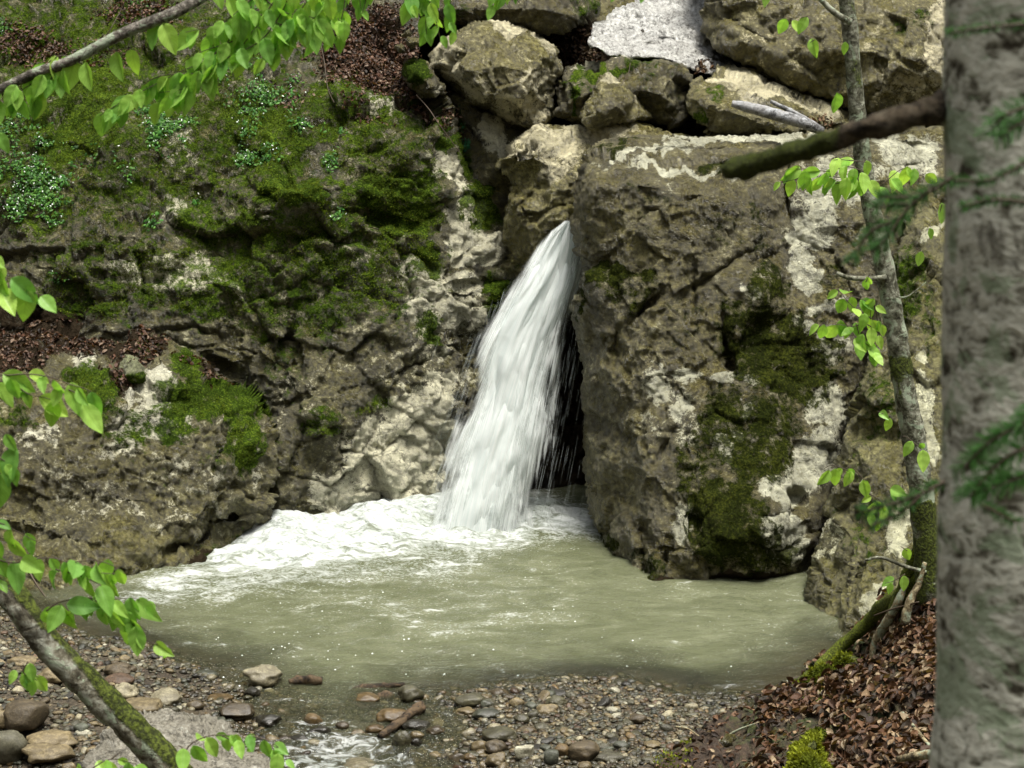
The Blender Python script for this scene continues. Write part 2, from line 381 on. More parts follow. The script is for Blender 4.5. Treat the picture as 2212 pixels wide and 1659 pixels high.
    Xa = np.concatenate(rings); Fa = np.concatenate(Fs).tolist() + capq[:, :3].tolist()
    o = obj(name, Xa, Fa, mat, attrs={'mask': np.concatenate(Ms)})
    SURF.setdefault(name, []).append(dict(X=X, N=N2, u=uu, v=vv, M=M))
    o['_k'] = len(SURF[name]) - 1; del o['_k']
    return o, SURF[name][-1]
# ---------------- ground, gravel bed, hillside ----------------
LAND_L = [onz(u, v)[:2] for u, v in [(-500, 1290), (60, 1320), (170, 1372), (300, 1408), (400, 1440), (455, 1475), (500, 1515), (545, 1560), (600, 1620), (660, 1700), (700, 1800), (-600, 1900)]]
LAND_R = [onz(u, v)[:2] for u, v in [(905, 1700), (930, 1590), (960, 1525), (1010, 1495), (1130, 1490), (1230, 1478), (1340, 1482), (1430, 1500), (1520, 1520), (1640, 1520), (1720, 1490), (1900, 1400), (2500, 1300), (2500, 1900), (880, 1900)]]
def gz(x, y):
    x = np.asarray(x, float); y = np.asarray(y, float); sh = x.shape; x = x.ravel(); y = y.ravel()
    dl = sdist(x, y, LAND_L)[0]; dr = sdist(x, y, LAND_R)[0]; d = np.maximum(dl, dr)
    z = np.where(d > 0, .10 * (1 - np.exp(-d / .45)), -.35 * (1 - np.exp(d / 1.3)) * np.clip((y - 8.6) / 1.3, .55, 1))
    q = np.stack([x, y, x * 0], 1)
    z = z + .018 * fbm(q * 3, 3, 4) + .006 * vnoise(q * 14, 6)
    z = z - .06 * np.clip(9.3 - y, 0, 3)
    return z.reshape(sh)
def wbase(y): return -.06 * np.clip(9.2 - y, 0, 3)
def grid_mesh(name, xs, ys, zf, mat, attrs=None):
    X, Y = np.meshgrid(xs, ys); Z = zf(X, Y); V = np.stack([X.ravel(), Y.ravel(), Z.ravel()], 1)
    i = np.arange(X.size).reshape(X.shape)
    F = np.stack([i[:-1, :-1].ravel(), i[:-1, 1:].ravel(), i[1:, 1:].ravel(), i[1:, :-1].ravel()], 1)
    A = {k: f(V) for k, f in (attrs or {}).items()}
    return link(name, newmesh(name, V, F, mat, True, A))
t = NT('forest_soil'); P = t.n('ShaderNodeNewGeometry').outputs['Position']
n = t.noise(P, 3, 8, .7); n2 = t.noise(P, 30, 6, .7)
pr = t.n('ShaderNodeBsdfPrincipled', i_Roughness=.95); t.t.links.new(t.mix(t.step(n, .45, .62), t.ramp(n2, [(.35, (.02, .013, .008)), (.65, (.10, .065, .04))]), t.ramp(n2, [(.35, (.02, .03, .006)), (.65, (.08, .10, .02))])), pr.inputs['Base Color'])
t.t.links.new(t.bump(n2, 1., .05), pr.inputs['Normal']); M_SOIL = t.done(pr.outputs[0])
t = NT('river_sand'); P = t.n('ShaderNodeNewGeometry').outputs['Position']
n = t.noise(P, 60, 7, .75); n2 = t.noise(P, 6, 4, .6)
pr = t.n('ShaderNodeBsdfPrincipled', i_Roughness=.6); t.t.links.new(t.mix(t.step(n2, .4, .6), t.ramp(n, [(.38, (.03, .024, .015)), (.6, (.16, .13, .085))]), t.ramp(n, [(.38, (.02, .017, .012)), (.62, (.11, .085, .055))])), pr.inputs['Base Color'])
t.t.links.new(t.bump(n, 1., .03), pr.inputs['Normal']); M_SAND = t.done(pr.outputs[0])

gb = grid_mesh('gravel_bed', np.arange(-4.2, 4.2, .03), np.arange(6.2, 13.6, .03), gz, M_SAND); tag(gb, kind='structure')
def farz(x, y):
    q = np.stack([x.ravel(), y.ravel(), x.ravel() * 0], 1); nn = fbm(q * .25, 4, 3).reshape(x.shape)
    z = np.where(y > 15.4, (y - 15.4) * .75 + 1.6, 0.) + np.where(y > 14.6, 1.0, -.5)
    z = np.minimum(z, 24) + np.clip(np.abs(x) - 4.6, 0, 30) * .55 * np.clip((y + 2) / 10, .1, 1) + np.clip(6.3 - y, 0, 7) * .22 + np.clip(-3 - y, 0, 22) * 1.05 + np.clip(np.abs(x) - 9, 0, 22) * .6  # unseen slopes behind and beside the camera, added to block low sky
    inner = (np.abs(x) < 4.1) & (y > 6.2) & (y < 13.5)
    return np.where(inner, -.75, z + nn * .5 * np.clip(np.abs(x) / 6 + np.clip(y - 15, 0, 4) / 4, .0, 1)) - np.where((np.abs(x) < 5) & (y > 4) & (y < 14), .45, 0)
g = grid_mesh('ground', np.concatenate([np.arange(-90, -8, 4.), np.arange(-8, 8, .2), np.arange(8, 91, 4.)]),
              np.concatenate([np.arange(-60, 0, 4.), np.arange(0, 24, .2), np.arange(24, 110, 4.)]), farz, M_SOIL); tag(g, kind='structure')

# ---------------- rocks ----------------
M_CLIFF = rock_mat('cliff_rock', moss_up=.45, mul=.66, fleck=.4)
M_BROWN = rock_mat('brown_rock', mul=.9, c=((.028, .022, .010), (.092, .075, .034), (.23, .195, .10)), moss_up=.15, fleck=.35)
M_TAN = rock_mat('tan_rock', c=((.042, .034, .016), (.15, .125, .060), (.33, .285, .165)), pale=(.68, .61, .45), moss_up=.05, fleck=.75)
M_SHEEN_SLAB = rock_mat('sheen_slab', c=((.16, .155, .14), (.55, .55, .52), (.80, .81, .78)), pale=(.70, .71, .69), warm=False, moss_up=-.6, fleck=.7, rough=(.15, .4))  # wet sky glare put into the base colour
M_PINK = rock_mat('pink_rock', c=((.12, .095, .07), (.27, .22, .165), (.42, .36, .28)), pale=(.60, .53, .45), moss_up=.0, fleck=.3, bump=.8)

cliff_o = [(-160, -160, 15.9), (880, -160, 15.7), (905, 0, 15.0), (912, 110, 14.5), (900, 180, 14.1), (925, 218, 13.95), (950, 265, 13.9), (975, 300, 13.9), (1002, 335, 13.9), (1030, 385, 13.95), (1062, 392, 14.0), (1098, 402, 14.1), (1110, 500, 14.0), (1120, 600, 13.8),
           (1200, 640, 14.3), (1340, 660, 14.5), (1360, 900, 14.5), (1360, 1200, 14.3), (1150, 1200, 13.6), (1000, 1190, 13.0), (700, 1180, 12.75), (540, 1200, 12.5), (350, 1260, 12.6), (-160, 1280, 12.8), (-160, 900, 13.2), (-160, 600, 13.7), (-160, 300, 14.0)]
cliff_i = [(0, 0, 15.2), (400, 0, 15.1), (750, 20, 15.0), (0, 150, 14.45), (250, 160, 14.3), (500, 150, 14.3), (700, 150, 14.3), (840, 170, 14.3), (0, 300, 13.8), (250, 290, 13.65), (420, 300, 13.75), (600, 290, 13.6), (740, 225, 13.75), (860, 240, 13.8), (780, 310, 13.45), (900, 330, 13.6),
           (0, 430, 13.5), (150, 440, 13.38), (300, 420, 13.35), (430, 400, 13.5), (540, 420, 13.35), (640, 420, 13.1), (760, 400, 13.3), (860, 420, 13.4), (950, 400, 13.62), (1050, 470, 13.9),
           (60, 520, 13.3), (200, 500, 13.2), (300, 500, 13.15), (60, 580, 13.2), (200, 575, 13.1), (320, 545, 13.1), (450, 530, 13.3), (600, 520, 13.15), (720, 520, 13.2), (850, 520, 13.35), (930, 500, 13.48), (1010, 490, 13.62), (1070, 560, 13.8),
           (330, 620, 13.1), (500, 600, 13.05), (640, 620, 13.0), (800, 600, 13.2), (900, 620, 13.3), (1000, 620, 13.45), (1060, 640, 13.6), (1090, 700, 13.75),
           (0, 690, 13.1), (250, 690, 12.98), (400, 740, 12.95), (470, 790, 12.95), (560, 760, 12.85), (680, 720, 12.95), (800, 720, 13.02), (900, 740, 13.15), (990, 740, 13.4), (1050, 800, 13.6),
           (560, 880, 12.9), (700, 860, 12.8), (800, 840, 12.92), (900, 810, 13.1), (985, 800, 13.35), (880, 870, 13.02), (1000, 880, 13.2), (1060, 950, 13.5), (600, 980, 12.65), (700, 960, 12.7), (740, 1000, 12.75), (860, 980, 12.95), (960, 1000, 13.2), (1040, 1050, 13.5),
           (600, 1100, 12.55), (740, 1080, 12.7), (860, 1060, 13.0), (940, 1080, 13.2), (700, 1120, 12.7)]
cliff, S_CLIFF = relief('cliff', cliff_o, cliff_i, M_CLIFF, s=3.4, thick=1.4, rpx=20, rdep=.06, chip=(.05, .015), cell=(2.2, 8.0), lump=.05, fine=.012, seed=3, blurn=3, shrink=0,
    carve=[(180, 560, 110, 7, 2, .04), (480, 790, 60, 12, 30, .1), (640, 700, 12, 90, 20, .08), (735, 950, 12, 70, 0, .12), (700, 930, 50, 45, 0, -.15), (640, 400, 120, 70, 10, -.12), (420, 430, 60, 40, 0, .12), (870, 800, 130, 8, -20, .06),
           (880, 330, 40, 60, 20, -.14), (900, 560, 60, 12, 30, .12), (1030, 745, 18, 60, -30, .15), (1040, 610, 60, 8, -8, .12), (800, 470, 120, 12, 10, .08), (340, 350, 20, 60, 0, .08)],
    moss=[(260, 230, 480, 330, 0, .52), (650, 560, 330, 200, 0, .55), (250, 600, 250, 120, 0, .5), (820, 330, 160, 160, 0, .5), (400, 650, 300, 60, 0, .4), (90, 60, 230, 110, 0, .55), (180, 180, 170, 90, 10, .75), (150, 290, 150, 70, 0, .75), (60, 440, 160, 90, 0, .5), (250, 450, 100, 60, 0, .45), (420, 330, 90, 60, 0, .2), (560, 290, 130, 100, 0, .7), (630, 400, 90, 45, 10, .9), (720, 230, 80, 90, 0, .6), (550, 200, 130, 70, 0, .5), (430, 480, 70, 40, 0, .6),
          (860, 440, 120, 90, 10, .85), (800, 300, 60, 60, 0, .6), (880, 300, 50, 60, 0, .5), (960, 300, 50, 14, 50, .8), (1000, 350, 40, 14, 50, .9), (1050, 440, 45, 60, 0, 1.0), (700, 570, 160, 50, 10, .6), (600, 480, 110, 30, 0, .7), (450, 640, 130, 60, 10, .55), (930, 560, 40, 40, 0, 1.), (1080, 650, 40, 50, 0, 1.0), (925, 720, 30, 40, 0, .9),
          (260, 610, 150, 50, 5, .5), (560, 700, 80, 60, 0, .5), (700, 920, 50, 40, 0, .55), (830, 690, 70, 60, 0, .35), (620, 790, 60, 80, 0, .4), (800, 880, 60, 20, -20, .5), (570, 960, 40, 90, 0, .7)],
    pale=[(400, 330, 45, 60, 0, .45), (380, 450, 22, 38, -25, .75), (340, 590, 100, 35, 5, .75), (430, 590, 60, 40, 0, .8), (508, 610, 14, 30, 0, 1.3), (985, 400, 26, 66, -25, 1.1), (1010, 470, 48, 55, 0, 1.1), (1020, 535, 60, 34, 0, 1.2), (950, 345, 30, 35, 0, .6), (820, 220, 50, 30, 40, .5),
          (920, 610, 60, 45, 20, 1.0), (960, 670, 100, 45, 0, .85), (1010, 610, 40, 30, 0, .8), (940, 740, 90, 40, 0, .5), (850, 790, 120, 50, 0, .36), (730, 800, 90, 70, 0, .24), (960, 820, 70, 30, -20, .6), (880, 890, 100, 50, -20, .65), (880, 985, 140, 100, 0, 1.1), (960, 1000, 80, 100, 0, 1.2), (900, 900, 110, 50, -30, 1.0), (760, 1080, 100, 38, 10, 1.0), (720, 1040, 60, 30, 0, .6), (650, 860, 90, 90, 0, .3), (780, 550, 60, 50, 0, .3), (600, 660, 80, 60, 0, .2)],
    dirt=[(60, 90, 110, 40, 10, .8), (300, 30, 90, 40, 0, .7), (800, 120, 120, 90, 20, 1.0), (860, 190, 70, 40, 30, 1.0), (780, 60, 90, 60, 0, .9), (700, 80, 70, 50, 0, .6), (240, 110, 60, 30, 0, .5), (60, 680, 200, 30, 0, .8), (930, 255, 40, 12, 50, .8), (780, 250, 60, 14, 20, .6), (620, 210, 60, 40, 0, .4), (1240, 950, 100, 400, 0, 1.0)])  # last blob paints the cave behind the fall dark: wet rock and shade
tag(cliff, kind='structure')

out_o = [(-160, 650, 13.3), (34, 672, 13.3), (137, 680, 13.3), (205, 690, 13.25), (273, 698, 13.2), (324, 700, 13.1), (345, 712, 13.0), (372, 738, 12.95), (393, 764, 12.9), (420, 788, 12.85), (451, 808, 12.85), (485, 826, 12.8), (512, 839, 12.8), (539, 856, 12.75), (556, 884, 12.7), (580, 907, 12.65), (590, 942, 12.6), (594, 993, 12.5), (590, 1030, 12.5), (575, 1090, 12.4), (545, 1140, 12.35), (510, 1185, 12.3), (445, 1222, 11.9), (375, 1235, 11.75), (310, 1255, 11.6), (240, 1275, 11.45), (180, 1290, 11.3), (100, 1330, 11.1), (-160, 1340, 11.1), (-160, 1000, 11.8), (-160, 800, 12.3)]
out_i = [(0, 740, 12.8), (120, 760, 12.65), (220, 800, 12.35), (0, 830, 12.2), (120, 850, 12.15), (300, 730, 12.8), (330, 790, 12.5), (280, 840, 12.35), (380, 800, 12.45), (440, 850, 12.4), (520, 880, 12.5), (230, 870, 12.05), (350, 880, 12.2), (450, 920, 12.2), (540, 960, 12.35), (60, 900, 11.95), (200, 960, 11.85), (350, 980, 12.0), (470, 1000, 12.1), (60, 1040, 11.75), (200, 1080, 11.75), (330, 1090, 11.9), (450, 1100, 12.05), (540, 1060, 12.3), (130, 1160, 11.55), (280, 1170, 11.62), (400, 1170, 11.88), (480, 1150, 12.25), (60, 1110, 11.7)]
outc, S_OUT = relief('rock_outcrop', out_o, out_i, rock_mat('outcrop_rock', mul=.74, c=((.038, .031, .014), (.13, .108, .052), (.30, .26, .15)), pale=(.66, .63, .54), moss_up=.25, fleck=.5), s=3.4, thick=1.2, rpx=18, rdep=.05, chip=(.035, .014), lump=.05, fine=.012, seed=5, blurn=3, shrink=0,
    carve=[(60, 1150, 90, 12, 12, .10), (390, 1180, 40, 14, -20, .15), (440, 1150, 14, 60, 20, .15), (330, 770, 20, 50, -40, .12), (480, 960, 10, 70, 20, .08), (500, 1110, 50, 12, -10, .12)],
    moss=[(200, 830, 70, 45, 20, .8), (400, 800, 28, 55, -20, .85), (440, 870, 110, 50, 0, .9), (380, 920, 60, 50, 0, .7), (290, 930, 60, 60, 0, .55), (530, 960, 50, 80, 0, .8), (540, 870, 50, 30, 30, .8), (230, 900, 30, 70, 0, .5), (480, 1000, 60, 50, 0, .45), (20, 880, 60, 60, 0, .5), (350, 1020, 60, 60, 0, .25), (330, 750, 40, 30, 0, .4), (500, 1180, 90, 30, -20, .4)],
    pale=[(330, 850, 60, 40, 10, .8), (180, 780, 30, 30, 0, .6), (80, 930, 70, 40, 0, .5), (320, 910, 90, 50, 0, .6), (260, 960, 60, 50, 0, .5), (120, 1010, 90, 50, 0, .36), (380, 1020, 80, 60, 0, .4), (470, 1060, 60, 60, 0, .36), (200, 1080, 140, 60, 0, .35), (350, 1110, 100, 40, 0, .35), (560, 1010, 20, 60, 0, .5)],
    dirt=[(100, 715, 210, 45, 5, 1.1), (300, 760, 50, 60, 40, 1.0), (10, 770, 120, 40, 0, .9), (440, 810, 70, 14, 32, 1.0), (250, 820, 16, 50, -20, .7), (480, 1215, 120, 30, -20, .8)])
tag(outc, 'bulging brown outcrop with moss streaks and a leaf covered ledge, left of the pool', 'outcrop')

def rock(name, label, cat, *a, **k):
    o, S = relief(name, *a, **k); tag(o, label, cat, k.get('group')); return S

S_TOPR = rock('boulder', 'dark shaded brown boulder at the top edge above the round pale boulder', 'boulder',
    [(830, -120, 15.0), (832, 0, 14.9), (851, 31, 14.8), (882, 34, 14.7), (899, 46, 14.6), (926, 55, 14.5), (960, 62, 14.3), (1000, 66, 14.3), (1080, 72, 14.3), (1135, 70, 14.25), (1176, 66, 14.2), (1220, 55, 14.2), (1268, 41, 14.25), (1296, 22, 14.4), (1310, -120, 14.8)],
    [(950, 20, 14.3), (1060, 20, 14.1), (1180, 20, 14.05), (1100, -60, 14.3)], M_BROWN, thick=1.4, seed=11, rdep=.10, dY=.3, moss=[(1010, 20, 60, 20, 0, .5), (1260, 10, 40, 40, 0, .6)], pale=[(870, 15, 40, 20, 0, .5)])
S_SLAB = rock('rock_slab', 'broad rock slab painted white for its wet sheen sloping down between the upper boulders', 'rock slab',
    [(1268, 92, 13.75), (1288, 55, 14.1), (1315, 34, 14.3), (1345, 14, 14.5), (1385, -10, 14.7), (1420, -140, 16.0), (1560, -140, 16.0), (1600, 0, 15.1), (1600, 150, 14.2), (1560, 165, 13.8), (1505, 155, 13.7), (1470, 140, 13.7), (1430, 124, 13.7), (1370, 126, 13.65), (1300, 118, 13.65)],
    [(1400, 60, 14.15), (1500, 60, 14.25), (1450, 20, 14.6), (1520, 120, 13.95)], M_SHEEN_SLAB, thick=.8, seed=12, dY=.5, rdep=.03, rpx=12, chip=(.02, .010), lump=.03, fine=.012, carve=[(1400, 40, 120, 4, 20, .05), (1450, 90, 110, 4, 8, .05), (1380, 100, 60, 3, -5, .04), (1500, 60, 60, 4, 50, .05)],
    dirt=[(1380, 60, 50, 6, 38, .45), (1470, 155, 40, 8, 0, .6)], moss=[(1310, 115, 50, 8, 5, .8)])
S_BIGR = rock('boulder', 'huge brown boulder filling the upper right corner behind the thin tree', 'boulder',
    [(1496, -140, 14.3), (1500, 0, 14.2), (1512, 40, 14.1), (1528, 99, 13.95), (1562, 119, 13.85), (1614, 137, 13.75), (1651, 147, 13.7), (1706, 181, 13.6), (1750, 201, 13.55), (1800, 225, 13.5), (1836, 246, 13.5), (1904, 262, 13.5), (2000, 280, 13.5), (2200, 290, 13.5), (2330, 200, 14), (2330, -140, 14.3)],
    [(1600, 20, 13.8), (1600, 90, 13.65), (1700, 120, 13.45), (1750, 40, 13.5), (1850, 100, 13.4), (1850, 200, 13.35), (1980, 120, 13.3), (1990, 20, 13.5), (2060, 180, 13.4)],
    M_TAN, thick=1.6, seed=13, rdep=.10, rpx=16, dY=.45, carve=[(1740, 190, 60, 7, -50, .1), (1600, 60, 70, 6, 25, .06), (1900, 150, 8, 80, 10, .05)],
    pale=[(1960, 180, 70, 60, 0, .5), (2020, 80, 30, 120, 0, .7), (1880, 60, 60, 60, 0, .35)], moss=[(1980, 50, 50, 25, 0, .4), (1740, 10, 60, 30, 0, .2)])
S_MOSR = rock('boulder', 'dark mossy boulder with a flat top painted pale for sky sheen directly below the white slab', 'boulder',
    T('A2', [(1405, 620, 13.5), (1400, 540, 13.5), (1440, 475, 13.6), (1500, 415, 13.8), (1700, 375, 14.0), (1900, 365, 14.0), (2080, 355, 14.0), (2180, 325, 14.0), (2240, 380, 13.8), (2280, 480, 13.6), (2290, 600, 13.55), (2270, 740, 13.5), (2150, 810, 13.45), (2050, 760, 13.45), (1900, 780, 13.4), (1620, 790, 13.4), (1560, 755, 13.4), (1430, 720, 13.4)]),
    T('A2', [(1500, 480, 13.35), (1700, 450, 13.4), (1900, 430, 13.4), (2100, 420, 13.4), (2200, 480, 13.35), (1600, 600, 13.2), (2100, 600, 13.2), (1950, 560, 13.25)]),
    M_BROWN, thick=1.0, seed=14, sm=0, blurn=1, rdep=.05, rpx=9, dY=.65, carve=[(1275, 215, 8, 40, 10, .1)], moss=T('A2', [(1650, 470, 200, 30), (1880, 440, 90, 20), (2000, 400, 200, 12), (1560, 560, 60, 60), (1640, 650, 20, 90)]) and
    [(1270, 160, 70, 12, -3, .9), (1350, 150, 60, 10, 0, .7), (1255, 215, 10, 40, 10, 1.), (1240, 190, 40, 40, 0, .5), (1430, 190, 60, 60, 0, .3)], pale=[(1330, 132, 130, 9, -3, .75)])  # pale strip on the flat top stands for sky sheen
S_PNTR = rock('boulder', 'small pointed tan rock leaning against the dark mossy boulder', 'boulder',
    T('A2', [(1600, 745, 13.15), (1620, 690, 13.15), (1680, 600, 13.2), (1740, 500, 13.25), (1790, 482, 13.3), (1870, 545, 13.3), (1950, 615, 13.3), (2020, 690, 13.3), (2065, 745, 13.3), (1900, 775, 13.2), (1750, 790, 13.15), (1660, 795, 13.1)]),
    T('A2', [(1740, 590, 13.05), (1850, 680, 13.0), (1720, 720, 12.98), (1870, 580, 13.15)]), M_TAN, s=3, thick=.4, seed=15, sm=0, blurn=1, rdep=.05, rpx=9, dY=.6, chip=(.02, .008), lump=.02, pale=[(1322, 178, 30, 12, 20, .9), (1345, 195, 50, 8, 40, .7)])  # pale along the upper edges paints their highlight
S_RNDR = rock('boulder', 'round pale flecked boulder at the top centre with sheen painted along its flat crest', 'boulder',
    T('A2', [(640, 345, 13.6), (700, 285, 13.6), (840, 185, 13.7), (920, 135, 13.85), (1000, 113, 13.95), (1130, 98, 14.0), (1220, 112, 14.0), (1330, 195, 13.9), (1420, 265, 13.8), (1462, 330, 13.7), (1470, 440, 13.6), (1410, 540, 13.5), (1425, 680, 13.5), (1435, 715, 13.5), (1370, 765, 13.5), (1290, 805, 13.5), (1240, 830, 13.55), (1150, 785, 13.5), (1060, 755, 13.5), (1040, 722, 13.5), (940, 695, 13.5), (830, 665, 13.5), (790, 595, 13.5), (730, 535, 13.5), (675, 445, 13.5)]),
    T('A2', [(850, 260, 13.3), (950, 170, 13.4), (1080, 165, 13.4), (1200, 240, 13.4), (1400, 320, 13.4), (900, 450, 13.05), (1100, 400, 13.0), (1300, 450, 13.1), (1000, 600, 13.05), (1200, 620, 13.0), (1320, 600, 13.2), (1250, 740, 13.2)]),
    M_TAN, s=3, thick=.9, seed=16, sm=0, blurn=1, rdep=.08, rpx=12, dY=.75, chip=(.025, .010), lump=.02, pale=[(1110, 55, 110, 14, 20, 1.), (1160, 80, 60, 12, 35, 1.), (1000, 58, 40, 9, -25, .9), (970, 140, 40, 50, 0, .65), (1020, 200, 60, 40, 0, .6), (1130, 230, 80, 40, 0, .6), (1160, 180, 50, 60, 0, .6)], moss=[(945, 110, 12, 40, 20, .4)])  # crest streaks paint in the sky highlight; the rest is pale rock
S_MIDR = rock('boulder', 'long low boulder with sheen painted on its top on the right, the grey log lies on it', 'boulder',
    T('A3', [(80, 560, 13.4), (100, 500, 13.5), (200, 465, 13.6), (280, 445, 13.7), (400, 428, 13.8), (520, 422, 13.8), (570, 445, 13.8), (640, 505, 13.8), (740, 545, 13.8), (820, 585, 13.75), (930, 635, 13.7), (1020, 695, 13.65), (1110, 745, 13.6), (1160, 820, 13.4), (900, 860, 13.1), (700, 860, 13.1), (300, 885, 13.1), (240, 880, 13.1), (180, 840, 13.1), (100, 745, 13.2), (72, 650, 13.3)]),
    T('A3', [(250, 530, 13.3), (450, 560, 13.25), (620, 620, 13.25), (800, 680, 13.25), (950, 740, 13.25), (200, 650, 13.0), (400, 720, 12.95), (600, 780, 12.95), (850, 800, 13.0)]),
    M_TAN, s=3.2, thick=1.0, seed=17, sm=0, blurn=1, rdep=.05, rpx=10, dY=.5, chip=(.028, .010), lump=.03, pale=[(1600, 165, 90, 16, 5, .95), (1640, 190, 60, 16, 10, .8), (1700, 200, 70, 12, 28, .7), (1780, 235, 40, 14, 35, .7), (1620, 215, 40, 30, 0, .4)], moss=[(1530, 200, 25, 12, 0, .6), (1500, 260, 15, 30, 0, .6)])  # pale bands along the top paint in its sheen
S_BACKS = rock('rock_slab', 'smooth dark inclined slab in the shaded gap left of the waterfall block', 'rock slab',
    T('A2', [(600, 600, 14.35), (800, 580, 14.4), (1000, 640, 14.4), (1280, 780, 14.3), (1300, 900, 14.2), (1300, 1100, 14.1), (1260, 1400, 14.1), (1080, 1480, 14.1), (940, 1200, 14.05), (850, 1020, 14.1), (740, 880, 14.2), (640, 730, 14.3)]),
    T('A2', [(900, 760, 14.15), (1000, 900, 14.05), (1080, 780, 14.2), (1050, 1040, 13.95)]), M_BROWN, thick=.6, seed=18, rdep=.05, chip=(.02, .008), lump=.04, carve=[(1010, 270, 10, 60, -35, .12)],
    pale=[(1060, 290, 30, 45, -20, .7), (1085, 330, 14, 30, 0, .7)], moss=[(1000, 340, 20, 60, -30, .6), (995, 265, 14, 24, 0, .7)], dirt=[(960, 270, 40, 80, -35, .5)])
S_SMLM = rock('rock', 'small dark mossy rock at the edge of the leaf gully, left of the round boulder', 'rock',
    T('A2', [(470, 400, 13.95), (520, 378, 14.0), (620, 378, 14.0), (660, 415, 13.95), (700, 500, 13.85), (740, 560, 13.8), (765, 600, 13.8), (700, 625, 13.75), (620, 645, 13.75), (560, 590, 13.8), (490, 520, 13.9)]),
    T('A2', [(580, 460, 13.65), (640, 560, 13.6)]), M_BROWN, s=3, thick=.4, seed=19, rdep=.08, rpx=16, chip=(.02, .01), lump=.03, moss=[(897, 165, 26, 36, -20, 1.)], pale=[(945, 195, 14, 14, 0, .8)])
for k, (pts, Yd, lab) in enumerate([([(438, 235), (480, 180), (522, 163), (545, 192), (505, 245)], 13.95, 'small pale angular stone at the top of the leaf gully, uppermost of three'),
                                    ([(488, 250), (500, 232), (590, 236), (607, 290), (560, 304), (508, 310)], 13.85, 'small flat tan stone in the leaf gully just left of the round boulder'),
                                    ([(420, 265), (480, 262), (508, 330), (460, 350), (422, 330)], 13.88, 'small brown stone half buried in the leaf gully below the two paler ones')]):
    c_ = np.mean(pts, 0); rock('stone', lab, 'stone', T('A2', [(a, b, Yd + .05) for a, b in pts]), T('A2', [(c_[0], c_[1], Yd - .1)]), M_TAN, s=2.4, thick=.2, seed=40 + k, rdep=.05, rpx=9, chip=(.012, .006), lump=.01, pale=[(858, 70, 30, 14, 0, .5)])
S_BLK = rock('boulder', 'grey brown block behind the top of the waterfall with sheen painted on its sloping top', 'boulder',
    T('A2', [(1050, 1085, 13.75), (1060, 1010, 13.8), (1130, 930, 13.9), (1200, 870, 14.0), (1250, 815, 14.1), (1310, 778, 13.9), (1400, 768, 13.9), (1450, 782, 13.9), (1600, 785, 13.9), (1800, 752, 13.92), (2000, 745, 13.92), (2100, 775, 13.92), (2300, 855, 13.9), (2450, 950, 14.0), (2450, 1500, 13.9), (1900, 1900, 13.9), (1500, 1980, 13.85), (1180, 1822, 13.8), (1120, 1766, 13.75), (1118, 1660, 13.7), (1100, 1500, 13.7), (1086, 1400, 13.7), (1108, 1290, 13.7), (1155, 1180, 13.7), (1150, 1100, 13.75)]),
    T('A2', [(1180, 965, 13.5), (1290, 975, 13.5), (1400, 1050, 13.5), (1560, 1160, 13.5), (1330, 870, 13.68), (1700, 900, 13.68), (2000, 860, 13.72), (1200, 1300, 13.45), (1400, 1300, 13.45), (1300, 1600, 13.5), (1600, 1500, 13.55)]),
    M_TAN, thick=1.0, seed=20, rdep=.05, rpx=10, chip=(.028, .008), lump=.03, carve=[(1125, 440, 60, 6, -40, .06)],
    pale=[(1180, 300, 90, 30, 20, .85), (1110, 330, 40, 30, 0, .7), (1260, 290, 110, 22, 0, .9), (1300, 270, 100, 14, 0, .8), (1200, 350, 50, 40, 0, .6)], moss=[(1090, 600, 30, 20, 0, .3)])  # pale blobs put sky sheen into the colour of the top face
main_o = [(1290, 318, 13.0), (1350, 303, 13.15), (1430, 298, 13.2), (1500, 297, 13.25), (1640, 292, 13.3), (1780, 282, 13.35), (1900, 280, 13.3), (2000, 266, 13.3), (2120, 262, 13.3), (2200, 280, 13.2), (2200, 600, 12.6), (2100, 900, 12.5), (1960, 1100, 12.2), (1900, 1300, 11.9), (1750, 1305, 11.7), (1700, 1290, 11.5), (1560, 1290, 11.35), (1440, 1290, 11.4), (1380, 1275, 11.6), (1360, 1248, 11.8), (1320, 1215, 12.1), (1300, 1180, 12.3), (1285, 1125, 12.5), (1273, 1060, 12.55), (1266, 1000, 12.6), (1262, 930, 12.6), (1250, 870, 12.6), (1255, 800, 12.6), (1248, 740, 12.6), (1236, 665, 12.65), (1243, 630, 12.65), (1256, 580, 12.75), (1250, 520, 12.75), (1240, 470, 12.75), (1245, 400, 12.85), (1252, 352, 12.95)]
main_i = [(1300, 345, 12.75), (1400, 330, 12.85), (1600, 325, 12.9), (1400, 360, 12.6), (1560, 372, 12.45), (1700, 345, 12.7), (1850, 340, 12.8), (1950, 330, 12.9), (1290, 400, 12.5), (1400, 395, 12.35), (1550, 420, 12.25), (1620, 460, 12.3), (1700, 440, 12.55), (1720, 520, 12.5), (1850, 480, 12.5), (1980, 450, 12.6), (1300, 560, 12.5), (1270, 590, 12.45), (1400, 585, 12.2), (1500, 560, 12.15), (1600, 600, 12.1), (1330, 680, 12.3), (1420, 680, 12.1), (1500, 760, 12.0), (1565, 760, 11.98), (1700, 680, 12.2), (1650, 640, 12.05), (1850, 640, 12.35), (1300, 800, 12.3), (1400, 860, 11.95), (1500, 900, 11.8), (1650, 860, 11.85), (1800, 850, 12.15), (1310, 1000, 12.15), (1400, 1020, 11.75), (1500, 1060, 11.55), (1650, 1020, 11.6), (1780, 1000, 11.85), (1330, 1150, 12.0), (1400, 1180, 11.6), (1500, 1190, 11.35), (1640, 1140, 11.35), (1740, 1130, 11.55), (1640, 1210, 11.4), (1500, 1240, 11.45), (1700, 1225, 11.5), (1850, 1100, 11.9)]
